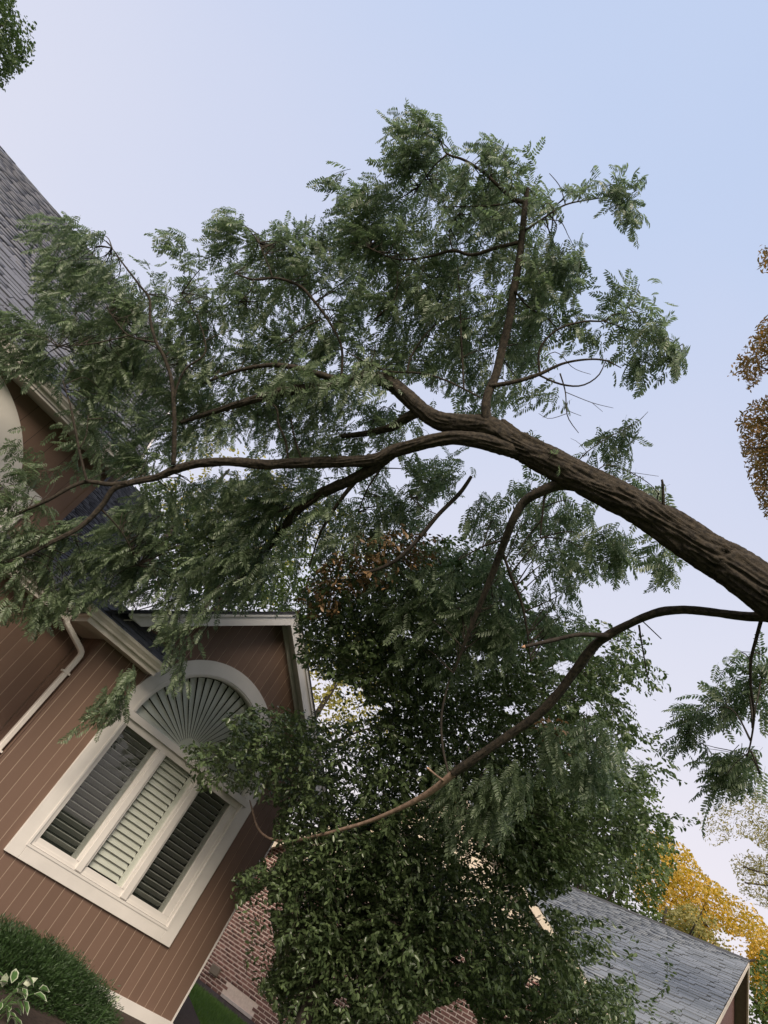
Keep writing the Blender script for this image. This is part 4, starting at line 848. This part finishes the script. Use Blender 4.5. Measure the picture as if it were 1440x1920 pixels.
# ------------------------------------------------------------------ dark leafy tree in front of the brick house
def sprays(polys, unit, lw, tfun, nl, Lt, parent, m, mt, size, up_bias=.6, pick_n=0, hole=[], clump=.22, name='foliage', leafname='leaf', grow=10):
    D, Pp, U, S_ = [], [], [], []; tw = []
    for poly, cnt, dl in polys:
        cnt = int(cnt); nc = max(3, cnt//14); c = sample_poly(poly, nc); ct = tfun(c[:, 0], c[:, 1])+dl*rng.uniform(0, 1, nc)
        C = rays(c[:, 0], c[:, 1])*ct[:, None]; w = rng.integers(0, nc, cnt)
        S = C[w]+rng.normal(0, clump, (cnt, 3))*np.array([1, 1, .75])
        o_ = norm(S-C[w]); d_ = norm(o_*.8+rng.normal(0, .35, (cnt, 3))+np.array([0, 0, .0]))
        L_ = rng.uniform(.6, 1.2, cnt)*Lt
        for k_ in range(cnt):
            if k_ % 3 == 0 and in_poly(*[v_ for v_ in proj((S[k_]+d_[k_]*L_[k_])[None])[:2]], poly)[0] and not any(in_poly(*proj(S[k_][None])[:2], h)[0] for h in hole): tw.append(([C[w[k_]]*.3+S[k_]*.7-d_[k_]*L_[k_]*.3, S[k_], S[k_]+d_[k_]*L_[k_]], [.004, .003, .001]))
        for j in range(nl):
            q = (j+.3)/nl; p = S+d_*(L_*q)[:, None]; sd = 1 if j % 2 else -1
            side = norm(np.cross(d_, [0.1, 0, 1.]))*sd
            D.append(norm(d_*.6+side*.8+rng.normal(0, .3, (cnt, 3))+DOWN*.3)); Pp.append(p); U.append(norm(np.array([0, 0, up_bias])+rng.normal(0, .45, (cnt, 3)))); S_.append(rng.uniform(.6, 1.15, cnt)*size)
    D = np.vstack(D); Pp = np.vstack(Pp); U = np.vstack(U); S_ = np.concatenate(S_)
    x, y, z = proj(Pp+D*S_[:, None]*.7); ok = np.zeros(len(x), bool)
    for poly, *_x in polys:
        ok |= in_poly(x, y, poly)
        c_ = np.array(poly, float).mean(0); big = [(px_+grow*np.sign(px_-c_[0]), py_+grow*np.sign(py_-c_[1])) for px_, py_ in poly]; ok |= in_poly(x, y, big) & (rng.random(len(x)) < .5)
    for ih, h in enumerate(hole): ok &= ~(in_poly(x, y, h) & (rng.random(len(x)) < (.30 if ih == 1 else .92)))
    D, Pp, U, S_, z, x, y = D[ok], Pp[ok], U[ok], S_[ok], z[ok], x[ok], y[ok]
    A = frames(D, U, Pp, S_)
    pk = np.zeros(len(A), bool)
    if pick_n:
        s = np.where((x > 0) & (x < W_) & (y > 0) & (y < H_), S_/z, 0); idx = np.argsort(-s)[:pick_n]; pk[idx] = True
        me = np_mesh(leafname, *unit); me.materials.append(m)
        for i in idx: link(leafname, me, None, parent, Matrix(A[i].tolist()))
    o = instances(name, unit, A[~pk], m, parent)
    if tw and mt: tubes('twigs', tw, mt, parent, 'stuff')
    return len(A)
OV = leaf_unit(1, .26, .22, .16)
DT = empty('dark_leafy_tree', (7.9, 7.7, -1.8), 'dark green broad-leaved tree with dense glossy crown at the corner of the brown house', 'tree')
tube('trunk', [(7.9, 7.7, -1.85), (7.85, 7.75, -.6), (7.9, 7.8, .6), (8.0, 7.9, 1.8)], [.13, .11, .09, .05], M['bark2'], DT, 14)
for e_ in ((6.6, 8.7, 2.7), (9.3, 7.0, 2.4), (9.0, 6.4, 1.0), (7.8, 7.9, 4.4), (6.6, 7.9, 3.6), (10, 6.8, 1.0), (9.3, 7.0, 3.7)):
    a = np.array([7.9, 7.78, rng.uniform(-.1, 1.2)]); e_ = np.array(e_); mid = (a+e_)/2+np.array([0, 0, .25])
    tube('branch', [a, mid, e_], [.05, .03, .01], M['bark2'], DT, 8)
def dt(x, y): return np.interp(x, [300, 500, 700, 1000, 1300], [9.2, 8.7, 8.2, 8.0, 8.3])
CRN = [
 ([(555, 1110), (600, 1080), (650, 1030), (720, 1005), (800, 1020), (870, 1010), (950, 1060), (1020, 1180), (1100, 1170), (1180, 1190), (1215, 1260), (1180, 1330), (1205, 1400), (1225, 1470), (1215, 1560), (1235, 1620), (1180, 1660), (1080, 1660), (1020, 1620), (960, 1600), (930, 1560), (860, 1530), (820, 1530), (700, 1560), (560, 1560), (510, 1600), (530, 1500), (470, 1500), (490, 1440), (440, 1440), (380, 1460), (350, 1410), (420, 1390), (480, 1335), (540, 1345), (600, 1370), (640, 1330), (610, 1270), (560, 1230), (580, 1170)], 8800, 2.4),
 ([(520, 1560), (860, 1540), (850, 1620), (900, 1690), (1000, 1730), (1060, 1780), (1100, 1850), (1180, 1880), (1200, 1960), (900, 1960), (880, 1880), (780, 1900), (760, 1960), (560, 1960), (520, 1880), (470, 1830), (455, 1780), (500, 1730), (440, 1690), (450, 1650), (520, 1620)], 8000, 2.2),
 ([(850, 1550), (960, 1560), (1005, 1690), (930, 1710), (860, 1650)], 170, .5), ([(905, 1530), (1060, 1560), (1060, 1665), (1010, 1680), (955, 1625)], 700, .5), ([(950, 1690), (1060, 1720), (1120, 1800), (1040, 1795)], 150, .4),
 ([(340, 1408), (400, 1400), (470, 1420), (470, 1480), (400, 1475), (360, 1480), (380, 1440)], 60, .3),
 ([(420, 1350), (500, 1330), (590, 1345), (600, 1420), (480, 1430)], 110, .5),
 ([(1150, 1180), (1210, 1200), (1215, 1240), (1160, 1230)], 16, .4),
 ([(1210, 1262), (1275, 1262), (1280, 1275), (1215, 1275)], 3, .1), ([(1220, 1285), (1282, 1300), (1275, 1312), (1220, 1300)], 3, .1),
 ([(1220, 1435), (1260, 1425), (1285, 1460), (1240, 1470)], 8, .2), ([(1230, 1540), (1310, 1525), (1315, 1545), (1260, 1590), (1240, 1580)], 12, .2), ([(1200, 1380), (1240, 1370), (1240, 1400), (1200, 1400)], 5, .2),
 ([(1040, 1720), (1130, 1730), (1190, 1760), (1180, 1800), (1100, 1800), (1040, 1770)], 40, .5),
 ([(1245, 1740), (1300, 1760), (1290, 1800), (1270, 1850), (1270, 1900), (1225, 1930), (1215, 1880), (1240, 1810)], 26, .3),
 ([(1100, 1850), (1180, 1830), (1200, 1880), (1120, 1900)], 20, .4),
 ([(560, 1130), (760, 1080), (800, 1260), (690, 1300), (600, 1260), (560, 1230)], 330, 1.2), ([(500, 1620), (700, 1600), (800, 1900), (560, 1940), (470, 1800), (450, 1690)], 900, .7),
]
nd = sprays(CRN, OV, .2, dt, 9, .30, DT, M['dleaf'], M['bark2'], .084, pick_n=290,
            hole=[[(592, 1270), (680, 1290), (690, 1340), (640, 1360), (600, 1350)], [(860, 1550), (915, 1560), (960, 1630), (960, 1680), (900, 1640), (850, 1600)], [(400, 1800), (450, 1700), (500, 1660), (520, 1800), (450, 1900)], [(780, 1905), (870, 1870), (900, 1920), (780, 1930)], [(990, 1700), (1020, 1700), (1050, 1760), (1010, 1740)], [(480, 1560), (540, 1590), (500, 1640)]]+[[(gx_+rr_*math.cos(a_)*(1+.35*math.sin(3*a_+gx_)), gy_+rr_*.75*math.sin(a_)) for a_ in np.linspace(0, 5.8, 9)] for gx_, gy_, rr_ in ((1130, 1215, 26), (1060, 1255, 22), (1175, 1300, 24), (1105, 1330, 20), (1190, 1420, 22), (1010, 1210, 18), (1215, 1500, 24), (1130, 1560, 16), (900, 1230, 16), (960, 1330, 15), (1195, 1590, 20), (760, 1190, 14), (700, 1330, 15), (1060, 1440, 14), (600, 1480, 12), (520, 1700, 14), (640, 1880, 16), (860, 1800, 16), (1000, 1840, 18))])
print('dark leaves', nd)
BZ = [([(560, 1110), (620, 1060), (680, 1010), (740, 990), (820, 1010), (830, 1060), (720, 1090), (640, 1150), (580, 1180)], 320, .9), ([(1000, 1360), (1060, 1340), (1100, 1420), (1040, 1440)], 30, .3)]
sprays(BZ, OV, .2, lambda x, y: dt(x, y)-.55, 9, .30, DT, M['bronze'], None, .072, name='bronze_foliage')

# ------------------------------------------------------------------ trees further off
def far_tree(name, label, base, top, polys, tfun, size, m, nl=6, Lt=.6, clump=.5, hole=[], group=None, limbs=5, unit=None, grow=8, up=.5):
    T = empty(name, base, label, 'tree', group); b = np.array(base, float); tp = np.array(top, float)
    tube('trunk', [b-(0, 0, .1), b*.6+tp*.4+rng.normal(0, .1, 3), tp], [max(.12, .03*(tp[2]-b[2])), .02*(tp[2]-b[2])+.03, .04], M['bark2'], T, 12)
    for i in range(limbs):
        q = b*.45+tp*.55+(tp-b)*rng.uniform(-.1, .35); poly = polys[i % len(polys)][0]; c = sample_poly(poly, 1)
        e_ = (rays(c[:, 0], c[:, 1])*tfun(c[:, 0], c[:, 1])[:, None])[0]; tube('branch', [q, (q+e_)/2+(0, 0, .3), e_], [.09, .05, .015], M['bark2'], T, 7)
    sprays(polys, unit or leaf_unit(1, .33, .2, .2), .3, tfun, nl, Lt, T, m, None, size, clump=clump, hole=hole, name='crown', grow=grow, up_bias=up)
    return T
ct = lambda v: (lambda x, y: np.full(len(x), float(v)))
def gpt(x, y, t): p = at(x, y, t); return p
def base_of(x, y, t): p = at(x, y, t); return (float(p[0]), float(p[1]), -1.8), (float(p[0]), float(p[1]), float(p[2]))
b_, t_ = base_of(1120, 1560, 27)
far_tree('background_tree', 'mid green tree rising behind the grey garage roof ridge', b_, t_, [([(940, 1500), (1100, 1420), (1230, 1480), (1270, 1600), (1230, 1700), (1240, 1770), (1120, 1720), (1000, 1640), (900, 1560)], 2200, 4)], ct(25), .20, M['green_far'], 7, .9, .7)
b_, t_ = base_of(1330, 1650, 34)
far_tree('maple_tree', 'orange and yellow autumn maple behind the garage roof', b_, t_, [([(1200, 1555), (1250, 1570), (1290, 1590), (1320, 1640), (1360, 1680), (1400, 1700), (1440, 1740), (1600, 1800), (1600, 2100), (1440, 1960), (1400, 1820), (1300, 1760), (1240, 1720), (1200, 1700), (1180, 1620)], 5500, 4)], ct(31), .17, M['orange_far'], 7, 1.0, .8, hole=[[(1330, 1740), (1400, 1760), (1400, 1800), (1350, 1780)]])
b_, t_ = base_of(1500, 1880, 29)
far_tree('background_tree', 'olive green tree under the orange maple at the right edge', b_, t_, [([(1400, 1800), (1440, 1790), (1600, 1850), (1600, 2150), (1400, 2000), (1395, 1860)], 900, 2), ([(1200, 1700), (1270, 1720), (1330, 1770), (1290, 1780), (1230, 1750)], 110, 2)], ct(27), .2, M['green_far'], 7, .9, .6)
b_, t_ = base_of(1250, 1700, 24)
far_tree('small_tree', 'small pale olive tree just above the garage roof ridge', b_, t_, [([(1250, 1710), (1300, 1690), (1350, 1740), (1370, 1790), (1300, 1780), (1250, 1750)], 400, 1)], ct(22), .13, M['pale_far'], 6, .5, .35)
b_, t_ = base_of(2100, 1400, 15)
far_tree('pale_tree', 'pale olive fine-leaved tree leaning in from the lower right edge', b_, t_, [([(1310, 1540), (1350, 1505), (1440, 1480), (1560, 1450), (1600, 1650), (1500, 1720), (1440, 1700), (1420, 1660), (1400, 1640), (1440, 1600), (1400, 1570), (1330, 1590)], 1100, 1.5), ([(1375, 1620), (1410, 1600), (1440, 1620), (1440, 1700), (1400, 1680)], 160, 1)], ct(13), .075, M['pale_far'], 9, .45, .22, unit=leaf_unit(1, .18, .2, .2))
b_, t_ = base_of(2300, 500, 13.5)
far_tree('turning_locust_tree', 'locust tree with leaves turning red brown at the right edge', b_, t_, [([(1372, 695), (1400, 660), (1430, 610), (1500, 560), (1640, 620), (1600, 760), (1500, 760), (1440, 690), (1415, 725)], 750, 1.2), ([(1385, 800), (1410, 770), (1440, 750), (1560, 740), (1640, 860), (1560, 1000), (1440, 965), (1415, 900), (1400, 850)], 1400, 1.2), ([(1428, 470), (1500, 440), (1600, 520), (1500, 540), (1430, 500)], 260, 1)], ct(12.5), .115, M['locust2'], 10, .5, .25, unit=leaf_unit(1, .18, .2, .2))
b_, t_ = base_of(-150, 60, 17)
far_tree('tall_tree', 'tall green tree whose branch tips show at the upper left corner', b_, t_, [([(-260, -150), (20, -40), (30, 30), (62, 50), (60, 70), (55, 110), (30, 130), (5, 165), (-30, 170), (-260, 120)], 2400, 1.2)], ct(15), .10, M['oak'], 8, .5, .3)
b_, t_ = base_of(640, 1260, 27)
far_tree('yellow_green_tree', 'yellow green tree seen between the gable and the dark tree', b_, t_, [([(560, 1180), (720, 1180), (760, 1300), (720, 1420), (600, 1400), (570, 1280)], 520, 2.5)], ct(25), .17, M['yellow_far'], 7, .8, .6)
b_, t_ = base_of(430, 880, 27)
far_tree('yellow_green_tree', 'yellow tinged tree showing in gaps behind the fallen crown', b_, t_, [([(330, 760), (380, 740), (420, 820), (560, 900), (720, 980), (700, 1060), (560, 1130), (400, 1130), (300, 950), (320, 860)], 480, 2.5)], ct(25), .17, M['yellow_far'], 7, .8, .5)
b_, t_ = base_of(500, 1020, 24)
far_tree('background_tree', 'dark green tree right behind the gabled bay roof', b_, t_, [([(300, 900), (430, 930), (560, 960), (600, 1050), (640, 1100), (560, 1160), (430, 1180), (260, 1100), (180, 950)], 1500, 2.5)], ct(21), .16, M['green_far'], 7, .8, .5)
b_, t_ = base_of(880, 1400, 21)
far_tree('background_tree', 'green tree beyond the brick house seen through the dark crown', b_, t_, [([(720, 1250), (860, 1230), (1000, 1300), (1000, 1500), (880, 1540), (760, 1460)], 330, 2)], ct(21), .16, M['green_far'], 7, .8, .6)

# ------------------------------------------------------------------ planting by the wall
YB = empty('yew_bush', (4.75, 8.95, -1.8), 'rounded dark green yew bush in front of the brown wall', 'bush')
n = 75000
th = rng.uniform(0, 2*np.pi, n); ph = np.arccos(rng.uniform(-.15, 1, n)); R_ = rng.uniform(.35, 1.0, n)**.4
u3 = np.stack([np.sin(ph)*np.cos(th), np.sin(ph)*np.sin(th), np.cos(ph)], 1)
lump = 1+.10*np.sin(u3[:, 0]*11+1)*np.sin(u3[:, 1]*9+2)+.07*np.sin(u3[:, 2]*19+u3[:, 0]*17)*np.sin(u3[:, 1]*15)+.04*rng.normal(0, 1, n)
BR = np.array([1.58, .72, .60]); BC = np.array([4.62, 9.0, -1.86])
Pn = BC+u3*BR*(R_*lump)[:, None]
dn = norm(u3+rng.normal(0, .55, (n, 3))+np.array([0, 0, .35]))
instances('foliage', leaf_unit(1, .12, .1, .1), frames(dn, norm(rng.normal(0, 1, (n, 3))), Pn, rng.uniform(.03, .055, n)), M['yew'], YB)
tubes('stems', [([BC+(rng.normal(0, .1), rng.normal(0, .1), 0), BC+u3[i]*BR*.5, BC+u3[i]*BR*.93], [.02, .012, .004]) for i in range(60)], M['bark2'], YB, 'stuff')
for (px_, py_, t_, nme) in ((20, 1862, 6.2, 0), (-20, 1905, 6.0, 1)):
    c0 = at(px_, py_, t_)
    HP = empty('variegated_plant', (c0[0], c0[1], -1.8), ['white-edged leafy plant at the lower left edge, upper clump', 'white-edged leafy plant at the lower left edge, lowest clump'][nme], 'plant')
    for i in range(22):
        a = rng.uniform(0, 6.28); el = rng.uniform(.1, 1.2); d_ = np.array([math.cos(a)*math.cos(el), math.sin(a)*math.cos(el), math.sin(el)]); p = c0+d_*rng.uniform(.05, .16)+rng.normal(0, .06, 3)
        V, Fq = leaf_unit(1, .30, .25, .3); sz = rng.uniform(.09, .16)
        A = frames(norm(d_+rng.normal(0, .3, 3)+(0, 0, -.3))[None], np.array([[0, 0, 1.]])+rng.normal(0, .3, (1, 3)), p[None], sz)[0]
        lf = link('leaf', np_mesh('leaf', V*np.array([1, 1, 1]), Fq), M['white_leaf'], HP, Matrix(A.tolist()))
        V2 = V.copy(); V2 = (V2-np.array([.48, 0, 0]))*np.array([.86, .70, 1.0])+np.array([.48, 0, .012]); PW[lf.name] = Matrix(A.tolist())
        link('leaf_centre', np_mesh('leaf_centre', V2, Fq), M['hosta'], lf, Matrix(A.tolist()))
        if i % 3 == 0: tube('stem', [np.array([c0[0], c0[1], -1.8]), (np.array([c0[0], c0[1], -1.8])+p)/2+rng.normal(0, .05, 3), p], [.006, .005, .003], M['hosta'], HP, 5)
FLW = empty('white_flower', tuple(at(216, 1872, 7.35)), 'small white flower head against the yew bush', 'flower')
c0 = at(216, 1872, 7.35)
for i in range(16):
    d_ = norm(rng.normal(0, 1, 3)); A = frames(d_[None], norm(rng.normal(0, 1, (1, 3))), (c0+d_*.02)[None], .035)[0]
    link('petal', np_mesh('petal', *leaf_unit(1, .3, .2, .2)), M['white_leaf'], FLW, Matrix(A.tolist()))
tube('stem', [c0, c0+(0, .05, -.2), c0+(.0, .12, -.45)], [.004, .004, .004], M['hosta'], FLW, 5)
print('objects', len(bpy.data.objects))
